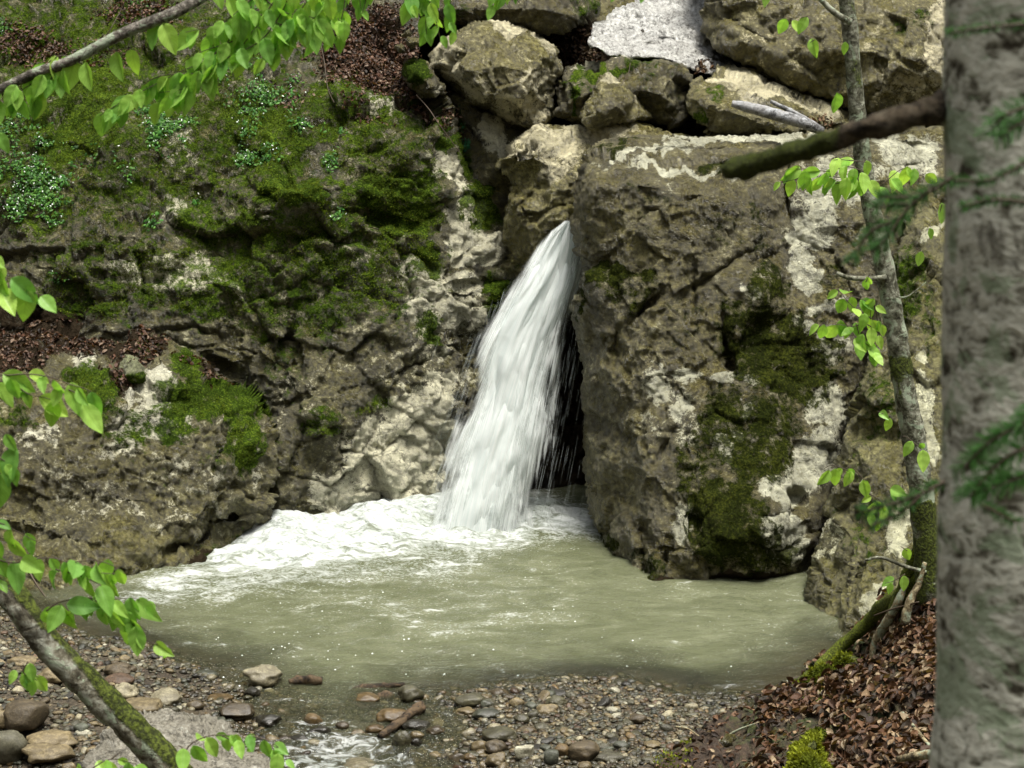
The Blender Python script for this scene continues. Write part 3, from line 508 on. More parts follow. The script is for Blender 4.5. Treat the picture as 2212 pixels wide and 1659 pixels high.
S_MAIN = rock('boulder', 'huge upright brown boulder with moss and lichen right of the waterfall', 'boulder', main_o, main_i,
    rock_mat('main_rock', mossc=.42, mul=.92, c=((.030, .024, .011), (.105, .086, .040), (.25, .21, .115)), pale=(.60, .585, .49), moss_up=.1, fleck=.32), s=3.2, thick=1.1, rpx=18, rdep=.13, chip=(.020, .011), cell=(1.5, 7.0), lump=.012, fine=.009, seed=23, blurn=9, shrink=.1,
    carve=[(1400, 660, 60, 10, -48, .12), (1330, 740, 12, 50, 5, .08), (1566, 740, 9, 60, -6, .14), (1580, 790, 12, 22, -10, .14), (1560, 580, 120, 9, -35, .1), (1700, 440, 10, 50, -10, .12), (1640, 560, 60, 22, -20, .08), (1390, 1190, 10, 70, -4, .14), (1440, 1200, 9, 50, 5, .08), (1500, 1120, 12, 60, 0, .1), (1720, 1075, 22, 22, 0, .14), (1690, 1110, 40, 6, -10, .08), (1500, 620, 5, 60, 0, .05), (1440, 960, 60, 8, -60, .05),
           (1600, 350, 200, 5, -4, .07), (1500, 330, 160, 4, -3, .06), (1750, 310, 160, 4, -2, .06), (1950, 310, 70, 5, 4, .08), (1950, 360, 60, 6, -8, .08), (1600, 1270, 160, 22, 0, .18)],
    moss=[(1390, 440, 110, 60, 0, .35), (1600, 500, 90, 60, 0, .45), (1330, 590, 90, 20, 0, .85), (1340, 620, 60, 30, 0, .55), (1250, 640, 14, 40, 0, .8), (1400, 640, 70, 30, -45, .6), (1620, 720, 90, 90, 0, .75), (1700, 780, 130, 110, 0, .85), (1560, 920, 50, 100, 0, .7), (1640, 950, 100, 110, 0, .75), (1560, 1130, 80, 110, 0, .95), (1500, 1000, 50, 80, 0, .6), (1640, 1200, 110, 60, 0, .7), (1400, 1230, 60, 50, 0, .5), (1480, 690, 50, 70, 0, .35), (1550, 370, 50, 12, 10, .7), (1310, 1180, 20, 60, 0, .7), (1800, 620, 60, 60, 0, .4), (1330, 330, 60, 10, -10, .6), (1660, 620, 50, 50, 0, .7)],
    pale=[(1735, 585, 34, 48, -10, 1.4), (1630, 628, 22, 17, 0, 1.5), (1790, 660, 60, 16, -15, .9), (1740, 700, 30, 14, 0, .7), (1770, 430, 60, 90, 0, .75), (1740, 500, 50, 40, 0, .9), (1850, 400, 60, 60, 0, .6), (1960, 330, 80, 50, 0, .85), (1900, 300, 80, 14, 0, .8), (1600, 308, 200, 10, -3, .9), (1400, 340, 110, 8, -8, .7), (1480, 372, 120, 8, 4, .8), (1700, 292, 150, 8, -3, .9), (1430, 840, 60, 40, 20, .6), (1480, 870, 40, 60, 0, .55), (1460, 800, 60, 16, 10, .6), (1580, 820, 40, 10, 0, .8), (1616, 878, 15, 15, 0, 1.4), (1590, 942, 12, 14, 0, 1.3), (1560, 970, 30, 15, 40, 1.4), (1400, 920, 40, 60, 0, .34), (1480, 920, 40, 60, 0, .38), (1400, 1100, 40, 60, 0, .25), (1470, 1130, 30, 50, 0, .6), (1690, 1150, 50, 70, -10, .85), (1690, 1060, 50, 40, 0, .75), (1760, 1000, 60, 90, 15, .75), (1790, 880, 50, 60, 0, .7), (1800, 740, 50, 40, 0, .6), (1640, 580, 40, 40, 0, .3), (1440, 430, 30, 60, 0, .35), (1420, 720, 60, 60, 0, .2)],  # thin streaks near the top paint crest sheen; the rest is lichen
    dirt=[(1440, 1265, 160, 18, 0, .8), (1620, 1262, 160, 22, 0, 1.0)])  # dark band along the undercut foot
S_RB = rock('boulder', 'tall sloping yellowish brown boulder between pool and leaf covered bank, right of the huge boulder', 'boulder',
    [(2330, 380, 12.4), (2060, 410, 12.3), (2035, 420, 12.3), (1990, 470, 12.25), (1940, 540, 12.2), (1918, 620, 12.1), (1892, 700, 12.0), (1862, 790, 11.85), (1838, 860, 11.75), (1820, 930, 11.6), (1808, 1020, 11.45), (1790, 1090, 11.35), (1775, 1150, 11.25), (1762, 1190, 11.2), (1748, 1260, 11.1), (1744, 1315, 10.95), (1775, 1345, 10.7), (1785, 1380, 10.45), (1812, 1410, 10.25), (1850, 1430, 10.1), (1920, 1400, 9.9), (2050, 1330, 9.8), (2330, 1250, 9.8)],
    [(2000, 560, 11.8), (1960, 700, 11.6), (1900, 850, 11.35), (1870, 1000, 11.1), (1960, 950, 11.2), (2050, 900, 11.2), (1830, 1150, 10.95), (1900, 1150, 10.85), (1990, 1120, 10.7), (1800, 1290, 10.7), (1860, 1280, 10.5), (1950, 1230, 10.4), (1840, 1370, 10.2), (2060, 1150, 10.7)],
    rock_mat('right_rock', c=((.040, .034, .014), (.15, .13, .058), (.31, .275, .14)), pale=(.70, .68, .52), moss_up=.1, fleck=.1, mul=.8), s=3.4, thick=.8, seed=25, rdep=.12, rpx=18, chip=(.025, .010), lump=.04, blurn=2,
    carve=[(1850, 1230, 5, 90, 12, .07), (1800, 1290, 8, 60, 0, .05), (1950, 1000, 8, 100, 5, .07)],
    pale=[(1855, 750, 14, 60, 25, .7), (1990, 770, 18, 16, 0, 1.), (1995, 880, 30, 60, 0, .95), (2010, 960, 18, 50, 0, 1.0), (1940, 1130, 34, 80, 10, .75), (1870, 1060, 14, 24, 0, .5), (1890, 1295, 22, 30, 20, 1.), (1960, 1290, 25, 50, 20, .9), (1780, 1160, 20, 60, 10, .5), (2010, 500, 60, 10, -45, .7)],
    moss=[(1960, 620, 50, 110, 10, .6), (1900, 870, 60, 110, 0, .5), (2010, 700, 30, 100, 0, .5), (1850, 1010, 30, 60, 0, .4), (1850, 1180, 60, 80, 0, .35), (1790, 1340, 30, 30, 0, .4), (1800, 1080, 20, 60, 10, .3)])
S_LR = rock('rock', 'small lichen grey rock with a moss patch sitting on the leaf covered ledge', 'rock',
    T('B1', [(748, 700, 12.45), (765, 660, 12.5), (800, 632, 12.5), (845, 638, 12.5), (935, 700, 12.45), (950, 760, 12.4), (942, 812, 12.38), (870, 858, 12.35), (820, 835, 12.35), (770, 790, 12.4)]),
    T('B1', [(860, 720, 12.25), (830, 770, 12.22), (900, 790, 12.25)]), rock_mat('grey_rock', c=((.10, .10, .085), (.22, .22, .19), (.38, .39, .36)), moss_up=0, fleck=.3), s=2.4, thick=.25, seed=27, rdep=.05, rpx=12, chip=(.012, .008), lump=.02, moss=[(305, 815, 26, 22, 0, 1.2), (283, 835, 16, 10, 0, 1.)])
# rock added behind the upper gaps, painted dark for their cavity shadow
S_GAP = rock('boulder', 'added rock mass painted dark for the shadow deep in the gaps behind the upper boulders', 'boulder',
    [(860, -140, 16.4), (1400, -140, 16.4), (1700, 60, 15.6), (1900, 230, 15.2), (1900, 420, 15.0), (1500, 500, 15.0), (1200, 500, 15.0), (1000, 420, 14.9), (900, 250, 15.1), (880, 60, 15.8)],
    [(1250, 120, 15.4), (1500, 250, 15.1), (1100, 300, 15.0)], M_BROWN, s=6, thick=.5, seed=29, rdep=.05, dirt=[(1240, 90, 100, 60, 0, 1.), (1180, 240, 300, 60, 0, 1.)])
# ---------------- pool, foam, waterfall ----------------
def uv_of(V):
    rx = V[:, 0]; ry = V[:, 1]; rz = V[:, 2] - CAM_H
    f = ry * cp - rz * sp; up = ry * sp + rz * cp
    return 1106 + FPX * rx / f, 829.5 - FPX * up / f
def foam_fields(x, y):
    V = np.stack([x.ravel(), y.ravel(), x.ravel() * 0], 1); u, v = uv_of(V)
    core = [(u_, v_) for u_, v_ in [(520, 1150), (560, 1120), (640, 1105), (760, 1090), (900, 1060), (960, 1040), (1170, 1060), (1300, 1110), (1310, 1150), (1180, 1160), (1110, 1178), (1010, 1192), (920, 1196), (820, 1208), (700, 1226), (600, 1236), (480, 1236), (400, 1220)]]
    d = sdist(u, v, core)[0]
    wide = [(180, 1330), (360, 1215), (560, 1100), (1310, 1100), (1310, 1165), (1180, 1180), (1100, 1200), (1020, 1228), (960, 1262), (820, 1250), (700, 1275), (560, 1290), (420, 1300), (300, 1320)]
    d2 = sdist(u, v, wide)[0]
    return u, v, d, d2
def water_z(x, y):
    sh = x.shape; u, v, d, d2 = foam_fields(x, y); X, Y = x.ravel(), y.ravel()
    q = np.stack([X, Y, X * 0], 1)
    fo = np.clip(d / 30, 0, 1)
    z = .014 * vnoise(q * [4, 8, 1], 3) + .008 * vnoise(q * [13, 24, 1] + 5, 4) + .002 * vnoise(q * [45, 60, 1], 5)
    nearf = np.exp(-((u - 1090) / 420) ** 2 - ((v - 1150) / 90) ** 2)
    z = z + nearf * (.02 * vnoise(q * [9, 14, 1], 8))
    hump = .14 * np.exp(-((u - 620) / 75) ** 2 - ((v - 1160) / 28) ** 2) + .10 * np.exp(-((u - 800) / 120) ** 2 - ((v - 1140) / 30) ** 2) + .17 * np.exp(-((u - 1020) / 130) ** 2 - ((v - 1120) / 22) ** 2)
    z = z + hump + fo * (.05 * fbm(q * [3.5, 6, 1] + 3, 4, 21, .55) + .02)
    ch = np.clip((9.3 - Y) / .8, 0, 1)
    z = z + wbase(Y) + ch * .015 + ch * (.026 * fbm(q * [7, 10, 1] + 9, 4, 31, .6))
    return z.reshape(sh)
def water_attr(V):
    u, v, d, d2 = foam_fields(V[:, 0], V[:, 1])
    depth = np.clip(-(gz(V[:, 0], V[:, 1]) - wbase(V[:, 1])), -.1, 1)
    sh = 1 - np.clip(depth / .20, 0, 1)
    foam = np.maximum(np.where(d > -25, np.clip(.40 + d / 55, 0, 1), 0), np.clip(.20 + d2 / 130, 0, .42)); foam = np.maximum(foam, .17 * np.exp(-((u - 800) / 420) ** 2 - ((v - 1300) / 80) ** 2))
    rap = np.clip((9.15 - V[:, 1]) / .5, 0, 1) * np.exp(-((u - 720) / 210) ** 2)
    return np.stack([np.clip(foam, 0, 1), sh, rap], 1)
t = NT('pool_water'); geo = t.n('ShaderNodeNewGeometry'); P = geo.outputs['Position']; L = t.t.links
s = t.sep(t.attr('w').outputs['Color'])
mp = t.n('ShaderNodeMapping'); mp.inputs['Scale'].default_value = (.55, 1, 1); L.new(P, mp.inputs[0]); PA = mp.outputs[0]
na = t.noise(PA, 3.0, 6, .62, 1.5); nb = t.noise(PA, 16, 6, .7, 1.0); nc = t.noise(PA, 60, 4, .6)
murk = t.mix(t.step(na, .35, .7), (.085, .094, .050), (.138, .148, .088))
foamf = t.step(t.math('ADD', s[0], t.math('MULTIPLY', t.math('SUBTRACT', t.math('ADD', t.math('MULTIPLY', na, .4), t.math('MULTIPLY', nb, .6)), .5), 3.4)), .28, .92)
rapf = t.step(t.math('ADD', t.math('MULTIPLY', s[2], .55), t.math('MULTIPLY', t.math('SUBTRACT', nb, .5), 2.2)), .34, .70)
nf = t.noise(PA, 85, 3, .6, .5)
flk = t.step(t.math('ADD', t.math('ADD', t.math('MULTIPLY', nf, 1.), t.math('MULTIPLY', na, .35)), t.math('MULTIPLY', s[0], .45)), .84, .90)
ff = t.math('MAXIMUM', t.math('MAXIMUM', foamf, t.math('MULTIPLY', flk, .55)), t.math('MULTIPLY', rapf, .6))
fcol = t.ramp(t.math('ADD', t.math('MULTIPLY', nb, .45), t.math('ADD', t.math('MULTIPLY', na, .35), t.math('MULTIPLY', nc, .2))), [(.41, (.22, .25, .20)), (.485, (.42, .46, .43)), (.57, (.66, .69, .68))])
dif = t.n('ShaderNodeBsdfDiffuse'); L.new(murk, dif.inputs[0])
trn = t.n('ShaderNodeBsdfTransparent'); trn.inputs[0].default_value = (.80, .76, .60, 1)
b1 = t.bump(t.math('ADD', t.math('MULTIPLY', nb, .6), t.math('MULTIPLY', nc, .35)), 1., .06)
opa = t.math('SUBTRACT', 1., t.math('MULTIPLY', t.step(s[1], .12, .9), .86))
m1 = t.n('ShaderNodeMixShader'); L.new(opa, m1.inputs[0]); L.new(trn.outputs[0], m1.inputs[1]); L.new(dif.outputs[0], m1.inputs[2])
gl = t.n('ShaderNodeBsdfGlossy', i_Roughness=.05); L.new(b1, gl.inputs['Normal'])
fr = t.n('ShaderNodeFresnel', i_IOR=1.33); L.new(b1, fr.inputs['Normal'])
m2 = t.n('ShaderNodeMixShader'); L.new(t.math('MINIMUM', t.math('MULTIPLY', fr.outputs[0], 1.15), .75), m2.inputs[0]); L.new(m1.outputs[0], m2.inputs[1]); L.new(gl.outputs[0], m2.inputs[2])
fd = t.n('ShaderNodeBsdfPrincipled', i_Roughness=.5); L.new(fcol, fd.inputs['Base Color']); L.new(t.bump(t.math('ADD', na, t.math('MULTIPLY', nb, .7)), .9, .06), fd.inputs['Normal'])
fd.inputs['Subsurface Weight'].default_value = .0
m3 = t.n('ShaderNodeMixShader'); L.new(ff, m3.inputs[0]); L.new(m2.outputs[0], m3.inputs[1]); L.new(fd.outputs[0], m3.inputs[2])
M_WATER = t.done(m3.outputs[0])
wt = grid_mesh('water', np.arange(-3.6, 2.6, .022), np.arange(6.6, 14.3, .022), water_z, M_WATER, {'w': water_attr}); tag(wt, kind='structure')

# waterfall: curved veils of falling water, one behind the other
EDGE0 = np.array([(478, 1216, 1244), (502, 1184, 1254), (533, 1158, 1262), (583, 1122, 1268), (620, 1098, 1262), (655, 1076, 1246), (690, 1056, 1232), (726, 1034, 1220), (768, 1018, 1208), (800, 1016, 1196), (839, 1016, 1184), (890, 1002, 1182), (941, 978, 1176), (992, 960, 1168), (1044, 944, 1158), (1108, 926, 1150), (1150, 916, 1146)], float)
EDGE = EDGE0.copy()
def mat_fall(name, dens, soft):
    t = NT(name); L = t.t.links; a = t.sep(t.attr('fl').outputs['Color'])          # across 0..1, along (metres), edge fade
    cb = t.n('ShaderNodeCombineXYZ'); L.new(t.math('MULTIPLY', a[0], 30.), cb.inputs[0]); L.new(t.math('MULTIPLY', a[1], 1.5), cb.inputs[1]); cb.inputs[2].default_value = dens * 37
    cc = t.n('ShaderNodeCombineXYZ'); L.new(t.math('MULTIPLY', a[0], 110.), cc.inputs[0]); L.new(t.math('MULTIPLY', a[1], 2.2), cc.inputs[1]); cc.inputs[2].default_value = dens * 91
    ca = t.n('ShaderNodeCombineXYZ'); L.new(t.math('MULTIPLY', a[0], 7.), ca.inputs[0]); L.new(t.math('MULTIPLY', a[1], 3.0), ca.inputs[1]); ca.inputs[2].default_value = dens * 11
    n1 = t.noise(cb.outputs[0], 1., 5, .6, .0); n2 = t.noise(cc.outputs[0], 1., 3, .6); n3 = t.noise(ca.outputs[0], 1., 4, .6, .6)
    n = t.math('ADD', t.math('ADD', t.math('MULTIPLY', n1, .36), t.math('MULTIPLY', n2, .18)), t.math('MULTIPLY', n3, .46))
    al = t.step(t.math('ADD', n, t.math('MULTIPLY', t.math('SUBTRACT', a[2], .6), .55)), dens - soft, dens + soft)
    al = t.math('MULTIPLY', al, t.step(t.math('ADD', a[2], t.math('MULTIPLY', t.math('SUBTRACT', t.math('ADD', t.math('MULTIPLY', n, .4), t.math('MULTIPLY', n3, .6)), .5), 2.2)), .0, .6)); al = t.math('MULTIPLY', al, .90)
    col = t.mix(t.step(n2, .3, .7), (.76, .82, .81), (.90, .92, .91))
    d = t.n('ShaderNodeBsdfDiffuse'); L.new(col, d.inputs[0]); tr = t.n('ShaderNodeBsdfTranslucent'); L.new(col, tr.inputs[0])
    m = t.n('ShaderNodeMixShader', i_0=.5); L.new(d.outputs[0], m.inputs[1]); L.new(tr.outputs[0], m.inputs[2])
    x = t.n('ShaderNodeBsdfTransparent'); m2 = t.n('ShaderNodeMixShader'); L.new(al, m2.inputs[0]); L.new(x.outputs[0], m2.inputs[1]); L.new(m.outputs[0], m2.inputs[2])
    return t.done(m2.outputs[0])
wf = empty('waterfall', tuple(onz(1035, 1125)), 'white waterfall gushing from the slot between the block and the huge boulder', 'waterfall'); wf['kind'] = 'structure'
del wf['label']; del wf['category']
def veil(k, dY, wl, wr, dens, soft, thin):
    vs = np.linspace(478, 1150, 150); S = np.linspace(0, 1, 60)
    lo = np.interp(vs, EDGE[:, 0], EDGE[:, 1]); hi = np.interp(vs, EDGE[:, 0], EDGE[:, 2]); fall = (vs - 478) / 672
    lo = lo + wl * (0.2 + fall); hi = hi + (wr + 40) * np.clip(fall * 1.6 - .2, 0, 1); lo = lo - 26 * fall ** 1.2
    U = lo[:, None] + (hi - lo)[:, None] * S[None]; V = np.repeat(vs[:, None], 60, 1)
    Y = 13.22 - .55 * fall[:, None] + dY * (1.0 - .3 * fall[:, None]) - .11 * np.sin(np.pi * S)[None] * (1 - .5 * thin)
    W = at(U.ravel(), V.ravel(), Y.ravel()); q = np.stack([S[None].repeat(150, 0).ravel() * 7, V.ravel() / 160, np.full(U.size, k * 3.)], 1)
    W[:, 1] += .05 * fbm(q, 3, 60 + k)
    ff_ = np.repeat(fall, 60); s_ = np.tile(S, 150); e = np.minimum(s_ * (2 - .7 * ff_), (1 - s_) * (2 - 1.15 * ff_))
    top = np.clip((V.ravel() - 478) / 14, 0, 1); gc = np.polyval(np.polyfit([478, 600, 800, 950, 1108], [1238, 1188, 1112, 1068, 1032], 2), V.ravel()); A = np.stack([(U.ravel() - gc) / np.interp(V.ravel(), [478, 1150], [90, 240]) + .5, V.ravel() / FPX * 13, np.clip(e * 1.6, 0, 1) * (.5 + .5 * top)], 1)
    i = np.arange(U.size).reshape(U.shape); F = np.stack([i[:-1, :-1].ravel(), i[1:, :-1].ravel(), i[1:, 1:].ravel(), i[:-1, 1:].ravel()], 1)
    obj('veil', W, F, mat_fall('falling_water', dens, soft), wf, attrs={'fl': A})
veil(0, .16, 2, 10, .36, .14, 0); veil(1, .08, -10, 8, .39, .13, 0); veil(2, .0, -6, -6, .41, .12, 0); veil(3, -.07, -12, 4, .47, .10, 0)
veil(4, -.14, 6, -22, .50, .08, 1); veil(5, -.02, 0, 80, .57, .07, 1); veil(6, -.10, -26, 120, .61, .06, 1)
# thin threads and drops beside the veils
rng = np.random.default_rng(5); Vt = []; Ft = []
for i in range(260):
    v0 = rng.uniform(620, 1090); f = (v0 - 478) / 672; L0 = rng.uniform(20, 70)
    lo = np.interp(v0, EDGE[:, 0], EDGE[:, 1]); hi = np.interp(v0, EDGE[:, 0], EDGE[:, 2]); r = rng.random()
    u0 = hi + rng.exponential(45) * (.4 + f) if r < .7 else lo - rng.exponential(9)
    if u0 > 1285 or u0 < 925: continue
    sl = -.33 + .0006 * (u0 - 1000); Y = 13.1 - .5 * f + rng.uniform(-.15, .15); wd = rng.uniform(.5, 1.1)
    a = at(u0, v0, Y); b = at(u0 + sl * L0, v0 + L0, Y - .01); w_ = wd / FPX * 13; n0 = len(Vt)
    for P_, k_ in ((a, .3), ((a + b) / 2, 1), (b, .4)):
        for an in (0, 2.09, 4.19): Vt.append(P_ + np.array([math.cos(an), math.sin(an), 0]) * w_ * k_ * .6)
    for j in (0, 3):
        for q in range(3): Ft.append([n0 + j + q, n0 + j + (q + 1) % 3, n0 + j + 3 + (q + 1) % 3, n0 + j + 3 + q])
t = NT('water_thread'); d = t.n('ShaderNodeBsdfDiffuse'); d.inputs[0].default_value = (.75, .82, .82, 1); x = t.n('ShaderNodeBsdfTransparent'); m = t.n('ShaderNodeMixShader', i_0=.2)
t.t.links.new(x.outputs[0], m.inputs[1]); t.t.links.new(d.outputs[0], m.inputs[2]); o = obj('thread', Vt, np.array(Ft), t.done(m.outputs[0]), wf); o['kind'] = 'stuff'

# bubbles and splash drops drifting on the pool
Vb = []; Fb = []
def blob(P_, r, fz=.6):
    n0 = len(Vb); Vb.append(P_ + np.array([0, 0, r * fz]))
    for k in range(6): Vb.append(P_ + np.array([math.cos(k * 1.047) * r, math.sin(k * 1.047) * r, 0]))
    for k in range(6): Fb.append([n0, n0 + 1 + k, n0 + 1 + (k + 1) % 6])
cl = [(rng.uniform(350, 1700), rng.uniform(1230, 1490)) for _ in range(60)]
for i in range(120):
    if rng.random() < .5: u_, v_ = rng.uniform(300, 1720), rng.uniform(1225, 1500)
    else:
        c_ = cl[rng.integers(60)]; u_, v_ = c_[0] + rng.normal() * 30, c_[1] + rng.normal() * 7
    if u_ > 1250 and rng.random() < .6: continue
    if v_ < 1300 and u_ > 1280: continue
    if 1500 - (u_ - 300) * .1 < v_ and u_ < 480: continue
    if v_ > 1485: continue
    blob(onz(u_, v_, .012), rng.uniform(.0018, .0048) * (1.2 if v_ > 1380 else 1), 1.0)
o = obj('bubbles', Vb, np.array(Fb), attr_mat('bubble_foam', 'none', .25)); o.data.materials[0].node_tree.nodes['Principled BSDF'].inputs['Base Color'].default_value = (.85, .9, .9, 1)
for l_ in list(o.data.materials[0].node_tree.links):
    if l_.to_socket.name == 'Base Color': o.data.materials[0].node_tree.links.remove(l_)
tag(o, 'scattered white bubbles and spray drops on the green pool', 'bubbles', kind='stuff')
# ---------------- stems, leaves, needles ----------------
def catmull(P, n=8):
    P = np.asarray(P, float)
    if len(P) < 3: 
        t = np.linspace(0, 1, n + 1)[:, None]; return P[0] * (1 - t) + P[-1] * t
    Q = np.vstack([2 * P[0] - P[1], P, 2 * P[-1] - P[-2]]); out = []
    for i in range(1, len(Q) - 2):
        for t in np.linspace(0, 1, n, endpoint=False):
            out.append(.5 * ((2 * Q[i]) + (-Q[i - 1] + Q[i + 1]) * t + (2 * Q[i - 1] - 5 * Q[i] + 4 * Q[i + 1] - Q[i + 2]) * t * t + (-Q[i - 1] + 3 * Q[i] - 3 * Q[i + 1] + Q[i + 2]) * t ** 3))
    out.append(Q[-2]); return np.array(out)
def tube(path, radii, sides=8, rough=0., seed=0, cap=True):
    P = np.asarray(path, float); n = len(P); r = np.interp(np.linspace(0, 1, n), np.linspace(0, 1, len(radii)), radii)
    T_ = np.gradient(P, axis=0); T_ /= np.linalg.norm(T_, axis=1, keepdims=True) + 1e-9
    a = np.cross(T_, [0.3, .9, .1]); a /= np.linalg.norm(a, axis=1, keepdims=True); b = np.cross(T_, a)
    th = np.linspace(0, 2 * np.pi, sides, endpoint=False)
    ring = a[:, None] * np.cos(th)[None, :, None] + b[:, None] * np.sin(th)[None, :, None]
    V = (P[:, None] + ring * r[:, None, None]).reshape(-1, 3)
    if rough:
        N = ring.reshape(-1, 3); V = V + N * (rough * np.repeat(r, sides) * fbm(V * (0.9 / max(r.mean(), .004)) + seed, 3, seed))[:, None]
    i = np.arange(n * sides).reshape(n, sides); j = np.roll(i, -1, 1)
    F = np.stack([i[:-1].ravel(), j[:-1].ravel(), j[1:].ravel(), i[1:].ravel()], 1).tolist()
    if cap: F += [i[0][::-1].tolist(), i[-1].tolist()]
    return V, F
def merge(parts):
    V = []; F = []; n = 0
    for v, f in parts:
        V.append(np.asarray(v)); F += [[q + n for q in g] for g in f]; n += len(v)
    return np.concatenate(V), F
NT_, NW_ = 13, 7
_t = np.linspace(0, 1, NT_); _w = np.linspace(-1, 1, NW_)
TT, WW = np.meshgrid(_t, _w, indexing='ij')
_hw = .33 * np.sin(np.pi * _t ** .78) ** .75 * (1 - .35 * _t ** 3); _hw[-1] = .0; _hw[0] = .01
LX = TT - .10 * np.abs(WW) * 0; LW = WW * _hw[:, None]
LF = np.array([[i * NW_ + j, (i + 1) * NW_ + j, (i + 1) * NW_ + j + 1, i * NW_ + j + 1] for i in range(NT_ - 1) for j in range(NW_ - 1)])
class Leaves:
    def __init__(s): s.V = []; s.C = []; s.n = 0; s.F = []
    def add(s, base, d, nrm, size, tint, droop=.25, fold=.25, wid=1.0):
        d = d / np.linalg.norm(d); nrm = nrm - d * nrm.dot(d); nrm /= np.linalg.norm(nrm) + 1e-9; w_ = np.cross(d, nrm)
        ph = (TT * 9 - np.abs(WW) * 2.4) % 1
        z = -droop * TT ** 2 + fold * np.abs(LW) + .03 * np.abs(ph - .5) * 2 * (np.abs(WW) > .05)
        V = base + size * (LX.ravel()[:, None] * d + LW.ravel()[:, None] * w_ * wid + z.ravel()[:, None] * nrm)
        s.V.append(V); s.F.append(LF + s.n); s.n += len(V)
        c = np.zeros((len(V), 3)); c[:, 0] = tint; c[:, 1] = TT.ravel(); c[:, 2] = np.abs(WW).ravel(); s.C.append(c)
    def build(s, name, mat, parent=None, **k): return obj(name, np.concatenate(s.V), np.concatenate(s.F), mat, parent, attrs={'leaf': np.concatenate(s.C)}, **k)
def leaf_mat(name, c0, c1, c2, transl=.45, tcol=(1.3, 1.4, .6)):
    t = NT(name); L = t.t.links; s = t.sep(t.attr('leaf').outputs['Color']); P = t.n('ShaderNodeNewGeometry').outputs['Position']
    col = t.ramp(s[0], [(0., c0), (.5, c1), (1., c2)])
    ph = t.math('FRACT', t.math('SUBTRACT', t.math('MULTIPLY', s[1], 9.), t.math('MULTIPLY', s[2], 2.4)))
    vein = t.math('MAXIMUM', t.step(t.math('ABSOLUTE', t.math('SUBTRACT', ph, .5)), .36, .5), t.step(s[2], .14, .02))
    col = t.mix(t.math('MULTIPLY', vein, .35), col, t.mix(1., col, (.55, .62, .5), 'MULTIPLY'))
    col = t.mix(.25, col, t.mix(1., col, t.ramp(t.noise(P, 25, 4, .6), [(.3, .6), (.7, 1.4)]), 'MULTIPLY'))
    pr = t.n('ShaderNodeBsdfPrincipled', i_Roughness=.42); pr.inputs['Specular IOR Level'].default_value = .35; L.new(col, pr.inputs['Base Color'])
    tr = t.n('ShaderNodeBsdfTranslucent'); L.new(t.mix(1., col, tcol, 'MULTIPLY'), tr.inputs[0])
    m = t.n('ShaderNodeMixShader', i_0=transl); L.new(pr.outputs[0], m.inputs[1]); L.new(tr.outputs[0], m.inputs[2])
    return t.done(m.outputs[0])
M_LEAF = leaf_mat('spring_leaf', (.17, .38, .075), (.27, .50, .095), (.42, .63, .12))
M_BOUGH = bark_mat('bough_bark', (.03, .027, .02), (.085, .075, .06), (.24, .22, .19), 45, moss=-.35, stretch=(1, 1, 1))
M_TWIG = attr_mat('twig_bark', 'col', .7); 
for l_ in list(M_TWIG.node_tree.links):
    if l_.to_socket.name == 'Base Color': M_TWIG.node_tree.links.remove(l_)
M_TWIG.node_tree.nodes['Principled BSDF'].inputs['Base Color'].default_value = (.055, .038, .022, 1)
lr = np.random.default_rng(21)
def spray(lv, pts, Y, px=62, step=34, spread=.8, start=0., hang=1.3, jitter=6, top=0., dY=.12, single=False):
    """leaves alternating along a twig drawn through photo points; returns the twig path"""
    P3 = catmull([at(p[0], p[1], Y + (p[2] if len(p) > 2 else 0)) for p in pts], 10)
    seg = np.linalg.norm(np.diff(P3, axis=0), axis=1); cum = np.r_[0, np.cumsum(seg)]; tot = cum[-1]; unit = Y / FPX
    sgn = 1; pos = start * tot
    while pos < tot:
        b = np.array([np.interp(pos, cum, P3[:, k]) for k in range(3)]); k = min(np.searchsorted(cum, pos), len(P3) - 1); tg = P3[k] - P3[max(k - 1, 0)]; tg /= np.linalg.norm(tg) + 1e-9
        side = np.array([-tg[2], 0, tg[0]]) * sgn
        d = tg * .45 + side * spread * lr.uniform(.3, 1) + np.array([lr.normal() * .25, lr.normal() * .35, -hang - abs(lr.normal()) * .15])
        n = np.array([lr.normal() * .45, -1.0, .35 + lr.normal() * .35])
        sz = px * .98 * unit * lr.uniform(.58, 1.2) * (1 if pos < tot * .85 else .85)
        lv.add(b + np.array([lr.normal(), lr.normal() * 3, lr.normal()]) * jitter * unit * .5, d, n, sz, np.clip(lr.normal(.5 + top, .25), 0, 1), droop=lr.uniform(.05, .4) * lr.choice([1, 1, -.3]), fold=lr.uniform(.1, .6), wid=.88)
        sgn = -sgn; pos += step * .9 * unit * lr.uniform(.6, 1.3)
    return P3
def sprig(label, cat, twigs, Y, px, step, base=None, bough=None, name='leafy_branch', group=None, tr=.0022, **k):
    """a branch: bough and twigs as stem, leaves as foliage"""
    lv = Leaves(); tb = []
    for pts in twigs: 
        P3 = spray(lv, pts, Y, px, step, **k); tb.append(tube(P3, [tr, tr * .4], 5))
    b0 = tuple(at(*(bough[0][0][:2] if bough else twigs[0][0][:2]), Y))
    e = empty(name, b0, label, cat, group)
    if bough:
        V, F = tube(catmull([at(p[0], p[1], Y + (p[2] if len(p) > 2 else 0)) for p in bough[0]], 10), bough[1], 12, .12, 3)
        obj('bough', V, F, M_BOUGH, e, attrs={'mask': np.zeros((len(V), 3))})
    for V, F in tb: obj('twig', V, F, M_TWIG, e)
    lv.build('foliage', M_LEAF, e)
    return e
